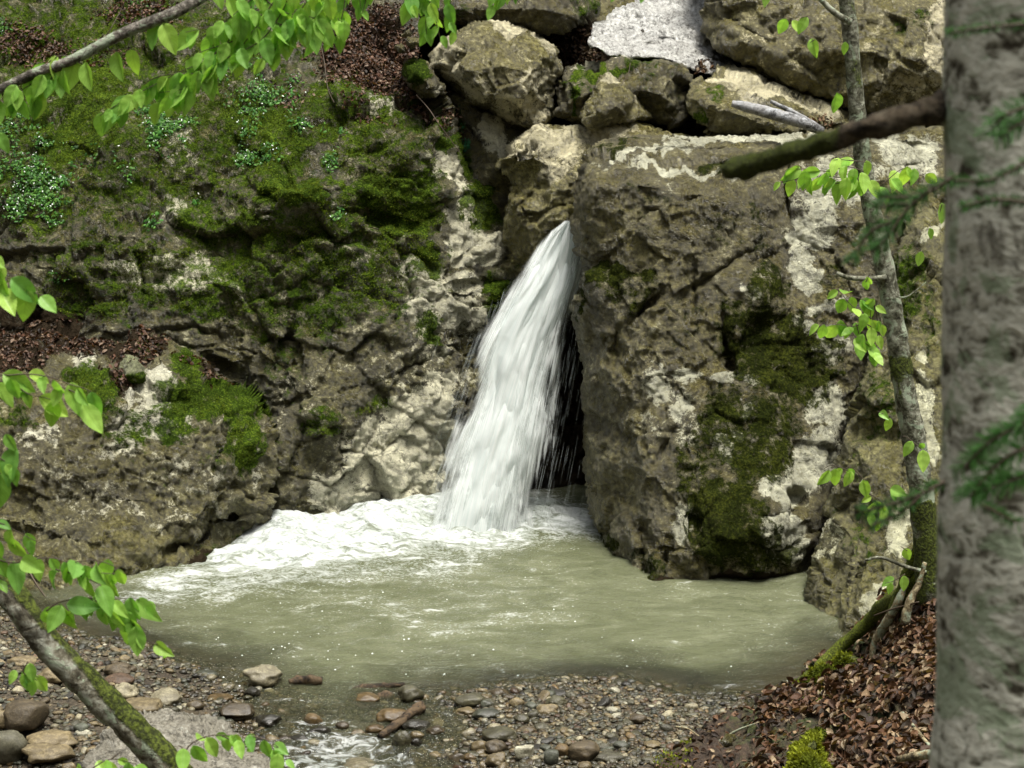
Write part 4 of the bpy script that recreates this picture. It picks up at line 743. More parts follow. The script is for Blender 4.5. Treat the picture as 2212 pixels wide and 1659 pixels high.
# the long bough at the top left and its sprays
sprig('grey bough crossing the top left corner with long drooping sprays of bright green leaves', 'branch',
    [[(470, -30), (560, 30), (640, 60), (700, 20)], [(600, -60), (540, 20), (500, 80), (450, 130), (400, 150), (330, 185), (255, 225), (215, 250)], [(640, -40), (600, 40), (560, 90), (500, 120), (450, 150), (400, 190), (345, 200)],
     [(520, -60), (600, 20), (680, 40), (720, 80)], [(700, -60), (650, 20), (600, 60), (560, 110)], [(560, 60), (500, 90), (440, 110), (400, 130)], [(560, 20), (480, 50), (440, 60), (400, 70)], [(480, 100), (430, 150), (390, 200), (340, 220)], [(440, 160), (380, 160), (330, 170), (290, 200), (240, 235)],
     [(640, 20), (620, 60), (600, 100), (570, 130)], [(720, -60), (700, 0), (680, 40)], [(560, -20), (520, 20), (470, 60), (460, 100)], [(600, -10), (560, 50), (530, 90), (510, 120)],
     [(140, 150), (110, 160), (70, 180), (40, 200), (10, 225)], [(180, 140), (140, 120), (110, 130), (85, 160)], [(250, 110), (275, 105), (300, 110)], [(120, 160), (80, 200), (50, 215)], [(60, 170), (30, 190), (0, 210), (-20, 240)], [(-30, 250), (0, 290)], [(340, 50), (370, 45)]],
    5.6, 64, 27, bough=([(-60, 225, 0), (60, 165, 0), (160, 128), (260, 75), (370, 30), (470, -25, .1)], [.0135, .0150, .0165]))
sprig('bright green leafy twigs hanging down at the top edge above the leaf gully', 'branch',
    [[(740, -80), (745, 0), (735, 50), (725, 90)], [(800, -80), (790, 0), (782, 30)], [(690, -60), (680, 20), (670, 80), (665, 95)], [(690, -70), (715, 10), (730, 40), (745, 60)], [(880, -60), (885, 0), (890, 20)], [(760, -60), (775, -10), (780, 20)], [(650, -70), (680, 0), (700, 30), (740, 50)], [(720, -70), (720, 0), (715, 60)]],
    6.0, 52, 26, group=None)
sprig('narrow green leafy twigs hanging over the left edge of the round pale boulder', 'branch',
    [[(930, -80), (925, 0), (920, 50), (922, 75)], [(900, -60), (935, 20), (945, 60), (950, 80)], [(960, -60), (970, 20), (975, 50), (985, 70)], [(900, -50), (905, -5), (915, 20)]], 6.2, 40, 19)
sprig('few small green leaves hanging at the top edge right of the round pale boulder', 'branch', [[(1075, -70), (1072, -10), (1068, 12)], [(1110, -70), (1112, -20), (1118, 0), (1125, 10)], [(1085, -60), (1090, -10)]], 6.2, 38, 20)
sprig('tiny pair of green leaf tips at the top edge over the white slab', 'branch', [[(1335, -60), (1330, -12)], [(1390, -60), (1392, -16)]], 6.2, 34, 30)
# left edge
sprig('large bright green leaves at the left edge just above the leaf covered ledge', 'branch', [[(-60, 540), (-10, 555), (20, 590), (45, 615), (70, 630), (100, 640)], [(-50, 600), (0, 620), (30, 640)], [(-60, 560), (-20, 580), (0, 600)], [(-40, 640), (-10, 640)]], 4.8, 70, 38, hang=.75)
sprig('arching green leafy twig at the left edge in front of the brown outcrop', 'branch', [[(-40, 800), (10, 810), (60, 808), (110, 815), (150, 830), (185, 840), (205, 855)], [(-40, 830), (20, 825), (60, 850), (100, 860), (130, 870)], [(130, 835), (165, 850), (190, 880)], [(-40, 780), (-10, 785)]], 4.9, 70, 36, hang=.85)
sprig('green leafy twig hanging at the left edge below the arching one', 'branch', [[(-50, 910), (0, 930), (30, 960), (35, 990), (30, 1010)], [(-50, 980), (0, 990), (25, 1010)], [(-30, 1000), (10, 1030)]], 4.8, 78, 38)
sprig('dense green leafy spray over the leaning mossy trunk and the left end of the pool', 'branch',
    [[(-60, 1120), (0, 1130), (40, 1150), (80, 1170)], [(-60, 1190), (20, 1215), (60, 1210), (110, 1205), (150, 1215), (200, 1210), (240, 1220), (270, 1240)], [(-60, 1230), (0, 1250), (20, 1260)], [(100, 1320), (130, 1300), (190, 1292), (240, 1295), (290, 1292), (340, 1310)], [(190, 1292), (240, 1310), (280, 1335), (320, 1365)],
     [(120, 1230), (160, 1240), (200, 1255), (235, 1275)], [(150, 1215), (200, 1235), (250, 1240)], [(130, 1305), (110, 1330)], [(180, 1300), (160, 1320), (145, 1330)], [(-40, 1150), (10, 1165), (30, 1180)], [(280, 1340), (320, 1385), (350, 1392), (375, 1400)], [(250, 1295), (270, 1310), (280, 1320)]],
    5.0, 66, 33, hang=.8)
sprig('small green leafy sprig over the gravel at the left edge', 'branch', [[(60, 1430), (50, 1450), (62, 1460), (85, 1462)], [(62, 1440), (30, 1445)], [(60, 1455), (80, 1470)]], 4.9, 58, 30)
sprig('green leafy sprig at the bottom edge in front of the big pale slab', 'branch', [[(395, 1640), (410, 1610), (450, 1590), (500, 1588), (540, 1585)], [(480, 1590), (520, 1605), (560, 1610)], [(540, 1588), (590, 1605), (620, 1640)], [(590, 1620), (620, 1665)], [(400, 1620), (385, 1610)]], 4.9, 52, 32, hang=.6)
sprig('green leafy sprig cut by the bottom edge beside the leaning trunk', 'branch', [[(150, 1700), (200, 1660), (240, 1640), (290, 1650), (330, 1670)], [(240, 1640), (260, 1625)]], 4.9, 56, 26, hang=.6)

# thin tree on the right
def tree_pts(pts, Y): return catmull([at(p[0], p[1], Y + (p[2] if len(p) > 2 else 0)) for p in pts], 12)
tr0 = at(2010, 1290, 8.95)
tree = empty('thin_tree', tuple(tr0), 'thin grey lichen spotted tree on the bank beside the thick trunk, with sparse leafy twigs', 'tree')
M_THIN = bark_mat('thin_bark', (.028, .028, .016), (.11, .11, .075), (.34, .35, .28), 22, moss=-.02, stretch=(1, 1, 1.0))
Pt = tree_pts([(1822, -60), (1835, 60), (1848, 200), (1862, 330), (1880, 440), (1903, 540), (1922, 640), (1942, 760), (1956, 860), (1975, 960), (1990, 1070), (2003, 1180), (2012, 1300)], 8.9)
V, F = tube(Pt, [.032, .036, .04, .045, .052, .058, .066], 20, .10, 5)
m = np.zeros((len(V), 3)); uu_, vv_ = uv_of(V); m[:, 0] = .35 + .5 * np.exp(-((vv_ - 790) / 25) ** 2) + .3 * (vv_ > 1080)
obj('trunk', V, F, M_THIN, tree, attrs={'mask': m})
for pts, r_ in [([(1838, 48), (1800, 25), (1755, -20)], [.016, .011]), ([(1915, 600), (1880, 602), (1835, 600), (1808, 590)], [.014, .009]), ([(1930, 640), (1960, 640), (2000, 610)], [.003, .002]), ([(2000, 1235), (1960, 1225), (1905, 1205), (1868, 1210)], [.010, .006])]:
    V, F = tube(tree_pts(pts, 8.85), r_, 9, .12, 6); obj('limb', V, F, M_THIN, tree, attrs={'mask': np.zeros((len(V), 3))})
lv = Leaves(); tb = []
for pts in [[(1865, 370), (1830, 360), (1790, 370), (1750, 365), (1700, 365)], [(1868, 385), (1830, 385), (1780, 380), (1730, 385), (1685, 395)], [(1870, 350), (1820, 345), (1800, 345)], [(1860, 400), (1820, 395), (1790, 400)], [(1880, 390), (1850, 395)], [(1905, 400), (1940, 370), (1960, 362)], [(1960, 362), (1985, 378), (2000, 375)],
            [(1900, 700), (1870, 680), (1840, 660), (1810, 625)], [(1895, 690), (1890, 660), (1885, 640)], [(1900, 720), (1870, 700), (1840, 705), (1800, 700), (1765, 705)], [(1850, 700), (1860, 730), (1890, 760)], [(1840, 640), (1870, 650), (1885, 670)], [(1820, 690), (1850, 730), (1875, 745)], [(1880, 690), (1880, 670)],
            [(1870, 610), (1880, 590)], [(1920, 900), (1895, 888)], [(1990, 970), (1960, 945), (1950, 942)], [(1840, 1020), (1800, 1005), (1780, 1012)], [(1870, 1040), (1840, 1010), (1825, 1012)], [(1900, 1080), (1875, 1065), (1865, 1062)], [(1930, 1060), (1910, 1045)], [(1910, 1090), (1900, 1085), (1880, 1110)], [(1960, 1190), (1945, 1180)], [(1955, 1240), (1930, 1255), (1912, 1260)], [(1900, 1120), (1890, 1110)],
            [(1660, -20), (1650, 0)], [(1710, 40), (1695, 35)], [(1745, 35), (1730, 38)], [(1760, 85), (1750, 92)], [(1820, 90), (1805, 90)], [(1812, 200), (1818, 190)], [(2010, 490), (2000, 480)], [(1985, 540), (1978, 535)], [(2035, 440), (2030, 460)]]:
    P3 = spray(lv, pts, 8.6, 46, 23, hang=.9, top=.2); tb.append(tube(P3, [.0025, .0012], 5))
for V, F in tb: obj('twig', V, F, M_TWIG, tree)
lv.build('crown', M_LEAF, tree)

# thick trunk close to the camera with its broken limb and needle sprays
big = empty('fir_tree', (.735, 2.62, .2), 'thick pale speckled trunk at the right edge with a broken limb and fir sprigs', 'tree')
t = NT('fir_bark'); P = t.n('ShaderNodeNewGeometry').outputs['Position']
mp = t.n('ShaderNodeMapping'); mp.inputs['Scale'].default_value = (1, 1, 1.5); t.t.links.new(P, mp.inputs[0]); P = mp.outputs[0]
n1 = t.noise(P, 38, 5, .6, .4); n2 = t.noise(P, 7, 5, .65, .8); n3 = t.noise(P, 17, 5, .62, .3); sm_ = t.sep(t.attr('mask').outputs['Color'])
col = t.ramp(t.math('ADD', t.math('MULTIPLY', n1, .40), t.math('MULTIPLY', n3, .60)), [(.385, (.035, .03, .02)), (.435, (.15, .145, .11)), (.48, (.42, .425, .36)), (.58, (.58, .58, .50))])
col = t.mix(t.math('MULTIPLY', t.step(n2, .52, .58), .7), col, (.24, .31, .20))
col = t.mix(t.math('MULTIPLY', t.step(n2, .45, .38), .7), col, (.055, .048, .03))
col = t.mix(t.step(t.math('ADD', sm_[1], t.math('MULTIPLY', n3, .7)), .72, .98), col, (.014, .011, .006))
pr = t.n('ShaderNodeBsdfPrincipled', i_Roughness=.85); t.t.links.new(col, pr.inputs['Base Color']); t.t.links.new(t.bump(t.math('ADD', n1, n3), .6, .01), pr.inputs['Normal']); pr.inputs['Specular IOR Level'].default_value = .2
M_FIR = t.done(pr.outputs[0])
z_ = np.linspace(-.3, 5.2, 160); xx = .738 - .0235 * (z_ - 3.2) ; pth = np.stack([xx, np.full(160, 2.62), z_], 1)
V, F = tube(pth, [.19, .178, .176, .174, .17], 64, .03, 9)
m = np.zeros((len(V), 3)); uu_, vv_ = uv_of(V)
for (cu, cv, ru, rv) in [(2190, 560, 60, 70), (2130, 520, 50, 40), (2160, 1150, 60, 30), (2130, 930, 30, 40), (2200, 60, 50, 60), (2190, 1400, 50, 70), (2060, 1440, 30, 60), (2060, 240, 40, 50), (2130, 860, 16, 14), (2100, 190, 60, 16), (2210, 1330, 50, 30), (2050, 1330, 20, 20)]:
    m[:, 1] = np.maximum(m[:, 1], .5 * np.exp(-((uu_ - cu) / ru) ** 2 - ((vv_ - cv) / rv) ** 2) * (V[:, 1] < 2.62))
obj('trunk', V, F, M_FIR, big, attrs={'mask': m})
M_LIMB = bark_mat('dead_limb', (.012, .009, .006), (.05, .038, .022), (.14, .11, .075), 70, moss=.02, lich=(.12, .10, .07), stretch=(1, 1, 1))
V, F = tube(catmull([at(2110, 210, 2.70), at(2045, 228, 2.64), at(1930, 262, 2.62), at(1830, 292, 2.65), at(1740, 325, 2.7), at(1650, 350, 2.75), at(1600, 362, 2.78), at(1566, 372, 2.8)], 8), [.034, .018, .0155, .015, .0155, .017, .011], 16, .3, 4)
m = np.zeros((len(V), 3)); uu_, vv_ = uv_of(V); m[:, 0] = .15 + np.clip((1850 - uu_) / 200, 0, .9) * .8
obj('broken_limb', V, F, M_LIMB, big, attrs={'mask': m})
ndl_m = attr_mat('fir_needles', 'col', .5, .3, transl=.25)
def fir(pts, Y, ln, dens=2.2, seed=0):
    g = np.random.default_rng(seed); P3 = catmull([at(p[0], p[1], Y + (p[2] if len(p) > 2 else 0)) for p in pts], 10); tb = tube(P3, [.0022, .0012], 5)
    V = []; F = []; C = []; seg = np.linalg.norm(np.diff(P3, axis=0), axis=1).sum(); n = int(seg * 1000 * dens)
    for i in range(n):
        f = g.random() * (len(P3) - 1); k = int(f); b = P3[k] + (P3[min(k + 1, len(P3) - 1)] - P3[k]) * (f - k); tg = P3[min(k + 1, len(P3) - 1)] - P3[k]; tg /= np.linalg.norm(tg)
        sd_ = g.choice([-1, 1]); a = np.cross(tg, [0, -1, 0]); a /= np.linalg.norm(a); d = tg * .6 + a * sd_ * g.uniform(.5, 1) + g.normal(size=3) * .22 + [0, 0, -.12]; d /= np.linalg.norm(d)
        w_ = np.cross(d, [0, -1, .4]); w_ = w_ / np.linalg.norm(w_) * .0009; L_ = ln * g.uniform(.7, 1.1); n0 = len(V)
        V += [b - w_, b + w_, b + d * L_ + w_ * .4, b + d * L_ - w_ * .4]; F.append([n0, n0 + 1, n0 + 2, n0 + 3]); c = g.uniform(.6, 1.3); C += [[.035 * c, .11 * c, .02 * c]] * 4
    return tb, V, F, C
tbs = []; NV = []; NF = []; NC = []
for k, (pts, Y, ln) in enumerate([([(2230, 225, 0), (2170, 250, 0), (2140, 285, 0)], 2.25, .022), ([(2230, 250), (2190, 275), (2160, 300)], 2.25, .02), ([(2070, 375), (2010, 410), (1950, 425), (1900, 425)], 2.5, .016), ([(2010, 410), (1960, 450), (1925, 500), (1890, 540)], 2.5, .02), ([(1960, 440), (1930, 440), (1890, 450)], 2.5, .016), ([(1925, 480), (1880, 500), (1840, 560)], 2.5, .014), ([(2230, 340), (2150, 385), (2060, 390)], 2.25, .010), ([(2230, 50), (2120, 60), (2050, 72)], 2.25, .009),
        ([(2240, 900), (2180, 930), (2130, 960), (2080, 1010)], 2.2, .022), ([(2230, 960), (2170, 990), (2120, 1040), (2095, 1075)], 2.2, .024), ([(2240, 1010), (2180, 1040), (2120, 1060)], 2.2, .022), ([(2230, 870), (2200, 930)], 2.2, .02), ([(2040, 1040), (1980, 1070), (1920, 1090), (1860, 1105)], 2.5, .014), ([(1990, 1070), (1940, 1110), (1880, 1135)], 2.5, .012), ([(2120, 1090), (2160, 1110), (2200, 1130)], 2.2, .012), ([(2240, 440), (2150, 430), (2080, 445)], 2.25, .010)]):
    tb, v, f, c = fir(pts, Y, ln, 1.6, k); tbs.append(tb); n0 = len(NV); NV += v; NF += [[q + n0 for q in g_] for g_ in f]; NC += c
for V, F in tbs: obj('twig', V, F, M_TWIG, big)
obj('needles', NV, np.array(NF), ndl_m, big, attrs={'col': np.array(NC)})

# leaning mossy trunk, bottom left
lt0 = at(470, 1760, 5.9)
lt = empty('leaning_tree', tuple(lt0), 'leaning moss covered young trunk crossing the bottom left corner', 'tree')
Pt = tree_pts([(-90, 1130, .1), (-20, 1225, .05), (60, 1330), (110, 1400), (170, 1462), (240, 1530), (300, 1590), (350, 1640), (400, 1700), (450, 1770), (520, 1900)], 5.9)
V, F = tube(Pt, [.040, .045, .047, .050, .050, .052, .056], 26, .13, 8)
m = np.zeros((len(V), 3)); uu_, vv_ = uv_of(V); ax = np.interp(vv_, [1130, 1330, 1530, 1640, 1900], [-90, 60, 240, 350, 520])
m[:, 0] = np.clip((uu_ - ax) / 60 + .45, 0, .75) * 1.0
obj('trunk', V, F, bark_mat('leaning_bark', (.03, .026, .016), (.13, .12, .085), (.36, .37, .31), 17, moss=.02, stretch=(1, 1, 1)), lt, attrs={'mask': m})
# ---------------- leaf covered bank ----------------
bank_o = [(1340, 1760, 7.75), (1400, 1690, 8.1), (1440, 1650, 8.35), (1500, 1612, 8.6), (1560, 1572, 8.85), (1640, 1522, 9.15), (1695, 1492, 9.38), (1720, 1470, 9.5), (1760, 1432, 9.75), (1810, 1396, 10.0), (1855, 1366, 10.0), (1885, 1335, 9.95), (1915, 1300, 9.7), (1960, 1255, 9.4), (2010, 1225, 9.2), (2100, 1190, 9.2), (2450, 1130, 9.6), (2450, 2000, 5.2), (1340, 2000, 6.5)]
bank_i = [(1500, 1690, 7.95), (1560, 1650, 8.1), (1650, 1570, 8.7), (1700, 1540, 8.85), (1760, 1560, 8.4), (1760, 1480, 9.1), (1850, 1450, 8.9), (1800, 1650, 7.6), (1900, 1400, 9.0), (1950, 1340, 8.95), (1900, 1500, 8.3), (1960, 1600, 7.5), (2000, 1400, 8.5), (2050, 1300, 8.8), (2050, 1660, 7.1), (1700, 1650, 7.85), (2200, 1400, 8.2)]
bank, S_BANK = relief('bank', bank_o, bank_i, M_SOIL, s=6, thick=.5, rpx=14, rdep=.03, chip=(.02, .01), lump=.05, fine=.01, seed=51, shrink=0); tag(bank, kind='structure')

def pick(S, n, rng, cond=None, dens=None):
    ok = np.ones(len(S['X']), bool) if cond is None else cond(S['u'], S['v'])
    w_ = ok.astype(float) * (dens if dens is not None else 1)
    if w_.sum() == 0: return np.zeros(0, int)
    return rng.choice(len(w_), n, p=w_ / w_.sum())
# dead leaves
gN, gM = 6, 3
gt, gw = np.meshgrid(np.linspace(0, 1, gN), np.linspace(-1, 1, gM), indexing='ij'); gh = (.34 * np.sin(np.pi * np.linspace(.02, .99, gN) ** .85))[:, None] * gw
GF = np.array([[i * gM + j, (i + 1) * gM + j, (i + 1) * gM + j + 1, i * gM + j + 1] for i in range(gN - 1) for j in range(gM - 1)])
BR = np.array([(.085, .040, .022), (.13, .065, .036), (.19, .10, .058), (.26, .165, .10), (.06, .03, .018), (.035, .02, .014), (.32, .23, .155), (.105, .05, .03), (.03, .02, .013)]) * np.array([.80, .86, .80])
BR2 = np.array([(.10, .052, .03), (.05, .03, .02), (.15, .085, .05), (.22, .15, .10), (.06, .03, .018), (.12, .055, .03), (.03, .02, .013)])
def litter(name, S, idx, size, rng, lift=.012, tilt=.45, pal=BR, parent=None, shade=1.0):
    V = []; F = []; C = []
    for k, i in enumerate(idx):
        n = S['N'][i]; n = n / np.linalg.norm(n) + rng.normal(size=3) * tilt; n /= np.linalg.norm(n)
        d = rng.normal(size=3); d -= n * d.dot(n); d /= np.linalg.norm(d); w_ = np.cross(n, d); s_ = size * rng.uniform(.55, 1.25)
        cu = rng.normal() * .35; rl = rng.uniform(-.2, 1.3); z = cu * (gt - .5) ** 2 * 2 + rl * np.abs(gh) + rng.normal(size=gt.shape) * .02
        p = S['X'][i] + n * lift * rng.uniform(.2, 1.6) - d * s_ * .5
        V.append(p + s_ * (gt.ravel()[:, None] * d + gh.ravel()[:, None] * w_ * rng.uniform(.5, 1.05) + z.ravel()[:, None] * n)); F.append(GF + k * gN * gM)
        c = pal[rng.integers(len(pal))] * rng.uniform(.65, 1.3) * shade; C.append(np.repeat(c[None], gN * gM, 0))
    o = obj(name, np.concatenate(V), np.concatenate(F), M_DEAD, parent, attrs={'col': np.concatenate(C)}); o['kind'] = 'stuff'
    return o
M_DEAD = attr_mat('dead_leaf', 'col', .5, .28, .3, 90, transl=.12, var=.35)
fr_ = np.random.default_rng(33)
o = litter('leaf_litter', S_BANK, pick(S_BANK, 6500, fr_, lambda u, v: (u > 1640) & (v < 1720) & (u < 2110) & ~((u < 1780) & (v > 1560) & (u > 1680)), None), .052, fr_, .018, .5)
tag(o, 'thick brown beech leaf litter covering the bank beside the thick trunk')
o = litter('leaf_litter', S_BANK, pick(S_BANK, 1100, fr_, lambda u, v: (u < 1760) & (v < 1760), None), .032, fr_, .01, .4)
tag(o, 'thin scatter of small dead leaves and twigs on the lower bank')
den = np.clip(S_OUT['M'][:, 2], 0, 1) ** 2 * (S_OUT['v'] < 860)
o = litter('leaf_litter', S_OUT, pick(S_OUT, 2600, fr_, None, den), .034, fr_, .01, .5, BR2, shade=.7); tag(o, 'dark wet leaf litter lying on the ledge of the outcrop')
den = np.clip(S_CLIFF['M'][:, 2], 0, 1) ** 2 * (S_CLIFF['v'] < 320)
o = litter('leaf_litter', S_CLIFF, pick(S_CLIFF, 6500, fr_, None, den), .034, fr_, .012, .5, BR2, shade=.75); tag(o, 'dark leaf litter in the gully and on the upper cliff')
for S_, n_, c_ in ((S_BLK, 0, None), (S_BACKS, 160, lambda u, v: (u < 1000)), (S_GAP, 500, lambda u, v: (u > 1190) & (u < 1300) & (v > 60) & (v < 170)), (S_MIDR, 60, lambda u, v: (abs(u - 1765) < 25) & (abs(v - 262) < 14)), (S_SLAB, 60, lambda u, v: (abs(u - 1520) < 18) & (abs(v - 148) < 9))):
    if n_: o = litter('leaf_litter', S_, pick(S_, n_, fr_, c_), .035, fr_, .01, .5, shade=.9); tag(o, 'dead leaves caught between the upper boulders')

# green plants on the cliff
def plants(name, blobs, n, size, cols, rng, S=None, lift=.02, parent=None, flower=False):
    S = S or S_CLIFF; V = []; F = []; C = []; nn = 0
    w_ = np.zeros(len(S['X']))
    for (u, v, r1, r2, st) in blobs: w_ = np.maximum(w_, st * np.clip(1.2 - ((S['u'] - u) / r1) ** 2 - ((S['v'] - v) / r2) ** 2, 0, 1))
    cl = vnoise(S['X'] * 9, 91); w_ *= np.clip(cl + .35, 0, 1) ** 1.5
    if w_.sum() == 0: return
    for i in rng.choice(len(w_), n, p=w_ / w_.sum()):
        up = np.array([rng.normal() * .5, -.75 + rng.normal() * .3, .55 + rng.normal() * .35]); up /= np.linalg.norm(up)
        base = S['X'][i] + S['N'][i] * lift * rng.uniform(.2, 1.6) + [0, 0, rng.uniform(0, .02)]; s_ = size * rng.uniform(.5, 1.3)
        a = np.cross(up, rng.normal(size=3)); a /= np.linalg.norm(a); b = np.cross(up, a); k = 6 if not flower else 5
        n0 = nn; V.append((base + up * s_ * .12)[None]); th = np.arange(k) / k * 2 * np.pi; rr = s_ * .5 * np.where(np.arange(k) % 3 == 0, 1.0, .75)
        V.append(base + (np.cos(th) * rr)[:, None] * a + (np.sin(th) * rr * .72)[:, None] * b); nn += k + 1
        F += [[n0, n0 + 1 + q, n0 + 1 + (q + 1) % k] for q in range(k)]; c = np.array(cols[rng.integers(len(cols))]) * rng.uniform(.7, 1.3); C += [c] * (k + 1)
    return obj(name, np.concatenate(V), np.array(F), M_PLANT, parent, attrs={'col': np.array(C)})
M_PLANT = attr_mat('herb_leaf', 'col', .5, .2, transl=.2)
GR = [(.03, .10, .015), (.04, .14, .02), (.08, .20, .035), (.02, .06, .010), (.07, .17, .02)]
PB = [(20, 68, 30, 30, .6), (60, 285, 60, 35, 1), (45, 392, 70, 60, 1), (112, 410, 60, 35, 1.), (60, 440, 60, 50, .7), (266, 375, 26, 50, .8), (345, 275, 55, 60, 1), (350, 320, 50, 30, .8), (400, 270, 50, 20, .7), (546, 200, 80, 45, .9), (500, 165, 40, 20, .5), (550, 330, 60, 35, 1), (530, 300, 30, 30, .8), (652, 270, 25, 30, .8), (712, 325, 18, 35, .9), (718, 470, 14, 14, .9), (417, 457, 12, 10, 1), (335, 474, 18, 18, .9), (290, 10, 30, 16, .6), (600, 60, 60, 40, .3), (160, 330, 60, 30, .5), (190, 390, 18, 14, .9), (110, 470, 30, 20, .5), (640, 190, 30, 40, .6), (120, 605, 50, 12, .5), (570, 255, 25, 25, .7), (720, 290, 30, 20, .5)]
o = plants('ground_cover', PB, 4200, .027, GR, fr_); tag(o, 'small glossy green plants growing in patches on the mossy cliff', kind='stuff')
o = plants('ground_cover', [(995, 270, 14, 26, 1), (1012, 320, 8, 14, .7)], 220, .016, [(.02, .10, .04), (.03, .14, .06)], fr_, S_BACKS); tag(o, 'tiny dark green plants on the inclined slab', kind='stuff')
o = plants('flowers', PB, 330, .014, [(.75, .78, .75), (.6, .68, .62)], fr_, flower=True, lift=.05); tag(o, 'tiny white flowers among the plants on the cliff', kind='stuff')
# moss tufts on the mossiest rock
def tufts(name, S, n, h, rng, cols, cond=None, chan=0, minm=.35, wid=.35):
    ok = (S['M'][:, chan] > minm) if cond is None else cond(S['u'], S['v']); ok = ok & (vnoise(S['X'] * 12, 92) > -.25)
    if not ok.any(): return
    i = rng.choice(np.where(ok)[0], n); X = S['X'][i]; N = S['N'][i] / np.linalg.norm(S['N'][i], axis=1, keepdims=True)
    X = X + rng.normal(size=X.shape) * .005; d = N * .8 + rng.normal(size=X.shape) * .45 + [0, 0, .1]; d /= np.linalg.norm(d, axis=1, keepdims=True)
    w_ = np.cross(d, rng.normal(size=X.shape)); w_ /= np.linalg.norm(w_, axis=1, keepdims=True); hh = h * rng.uniform(.5, 1.4, (n, 1)); w_ = w_ * hh * wid
    V = np.stack([X - w_, X + w_, X + d * hh], 1).reshape(-1, 3); F = np.arange(3 * n).reshape(n, 3)
    patch = np.clip(.5 + .6 * vnoise(X * 5, 95), 0, 1)[:, None]; c = np.array(cols[0]) * (1 - patch) + np.array(cols[1]) * patch; c = c * rng.uniform(.5, 1.6, (n, 1))
    o = obj(name, V, F, M_MOSS, attrs={'col': np.repeat(c, 3, 0)}, smooth=False); o['kind'] = 'stuff'; return o
M_MOSS = attr_mat('moss_tuft', 'col', .8, .2, transl=.3)
MC = ((.03, .055, .004), (.13, .18, .015))
tag(tufts('moss', S_CLIFF, 110000, .009, fr_, MC, minm=.42), 'yellow green moss cushions on the left cliff')
tag(tufts('moss', S_OUT, 9000, .007, fr_, MC, minm=.7), 'moss cushions on the outcrop')
0 and tag(tufts('moss', S_MAIN, 30000, .008, fr_, ((.025, .03, .005), (.075, .08, .015)), minm=.6), 'dark moss on the huge boulder')
tag(tufts('moss', S_BANK, 9000, .012, fr_, ((.06, .085, .005), (.2, .24, .02)), cond=lambda u, v: ((u < 1500) & (v > 1600)) | ((abs(u - 1760) < 40) & (abs(v - 1520) < 30)) | ((u > 1880) & (u < 1990) & (abs(v - 1300) < 35))), 'bright moss patches on the bank')
# mossy mounds and roots of the bank
def mound(label, outline, inner, n, **k):
    o, S = relief('moss_mound', outline, inner, M_MND, s=3, thick=.25, rpx=22, rdep=.07, chip=(.01, .006), lump=.03, **k); tag(o, label, 'moss')
    tf = tufts('tufts', S, n, .015, fr_, ((.06, .08, .004), (.20, .23, .015)), cond=lambda u, v: u > 0)
    tf.parent = o; tf.location = np.array(tf.location) - np.array(o.location); return S
t = NT('moss_cushion'); P = t.n('ShaderNodeNewGeometry').outputs['Position']; n = t.noise(P, 60, 5, .7)
pr = t.n('ShaderNodeBsdfPrincipled', i_Roughness=.9); t.t.links.new(t.ramp(n, [(.35, (.02, .028, .003)), (.65, (.12, .14, .012))]), pr.inputs['Base Color']); t.t.links.new(t.bump(n, 1, .02), pr.inputs['Normal']); M_MND = t.done(pr.outputs[0])
mound('round bright green moss mound at the bottom edge among the dead leaves', T('C3', [(690, 1700, 7.4), (690, 1580, 7.5), (710, 1510, 7.6), (760, 1470, 7.65), (840, 1400, 7.75), (930, 1385, 7.8), (955, 1440, 7.75), (940, 1560, 7.6), (1010, 1640, 7.5), (1010, 1700, 7.4), (1010, 1900, 7.1), (700, 1900, 7.1)]), T('C3', [(800, 1560, 7.35), (880, 1480, 7.5), (860, 1640, 7.2)]), 16000, seed=61)
mound('mossy root hump at the edge of the pool where the leafy bank meets the water', T('C3', [(700, 1180, 9.35), (730, 1130, 9.4), (820, 1050, 9.5), (930, 970, 9.6), (1040, 900, 9.7), (1120, 930, 9.5), (1180, 1000, 9.3), (1060, 1070, 9.2), (1040, 1170, 9.0), (960, 1190, 9.0), (910, 1110, 9.1), (820, 1120, 9.2)]), T('C3', [(900, 1030, 9.2), (1050, 970, 9.25), (980, 1120, 8.95)]), 16000, seed=62)
M_ROOT = bark_mat('mossy_root', (.05, .04, .022), (.20, .16, .09), (.42, .36, .22), 30, moss=.1, mossc=(.08, .10, .008), stretch=(1, 1, 1))
def stick(name, label, cat, pts, rad, mat, mk=0., sides=10, rough=.15, seed=1, n=8):
    V, F = tube(catmull([at(*p) if len(p) == 3 else onz(p[0], p[1], .0) for p in pts], n), rad, sides, rough, seed); m = np.zeros((len(V), 3)); m[:, 0] = mk
    o = obj(name, V, F, mat, attrs={'mask': m}); tag(o, label, cat); return o
stick('root', 'mossy root arching from the pool edge up to the thin tree', 'root', [(1735, 1470, 9.4), (1800, 1410, 9.55), (1870, 1350, 9.5), (1905, 1310, 9.35), (1950, 1285, 9.1), (1995, 1235, 9.0)], [.02, .03, .034, .036, .042, .042], M_ROOT, .8)
stick('root', 'pale bare root running down the bank beside the mossy one', 'root', [(1880, 1430, 9.1), (1895, 1380, 9.1), (1925, 1330, 9.0), (1945, 1290, 8.95), (1960, 1250, 9.0)], [.012, .024, .022, .018, .012], M_ROOT, -.6)
stick('root', 'mossy foot of the thin tree pressed against the sloping boulder', 'root', [(1930, 1330, 9.15), (1960, 1250, 9.05), (1985, 1180, 9.0), (1992, 1120, 8.98)], [.036, .034, .028, .015], M_ROOT, .6)
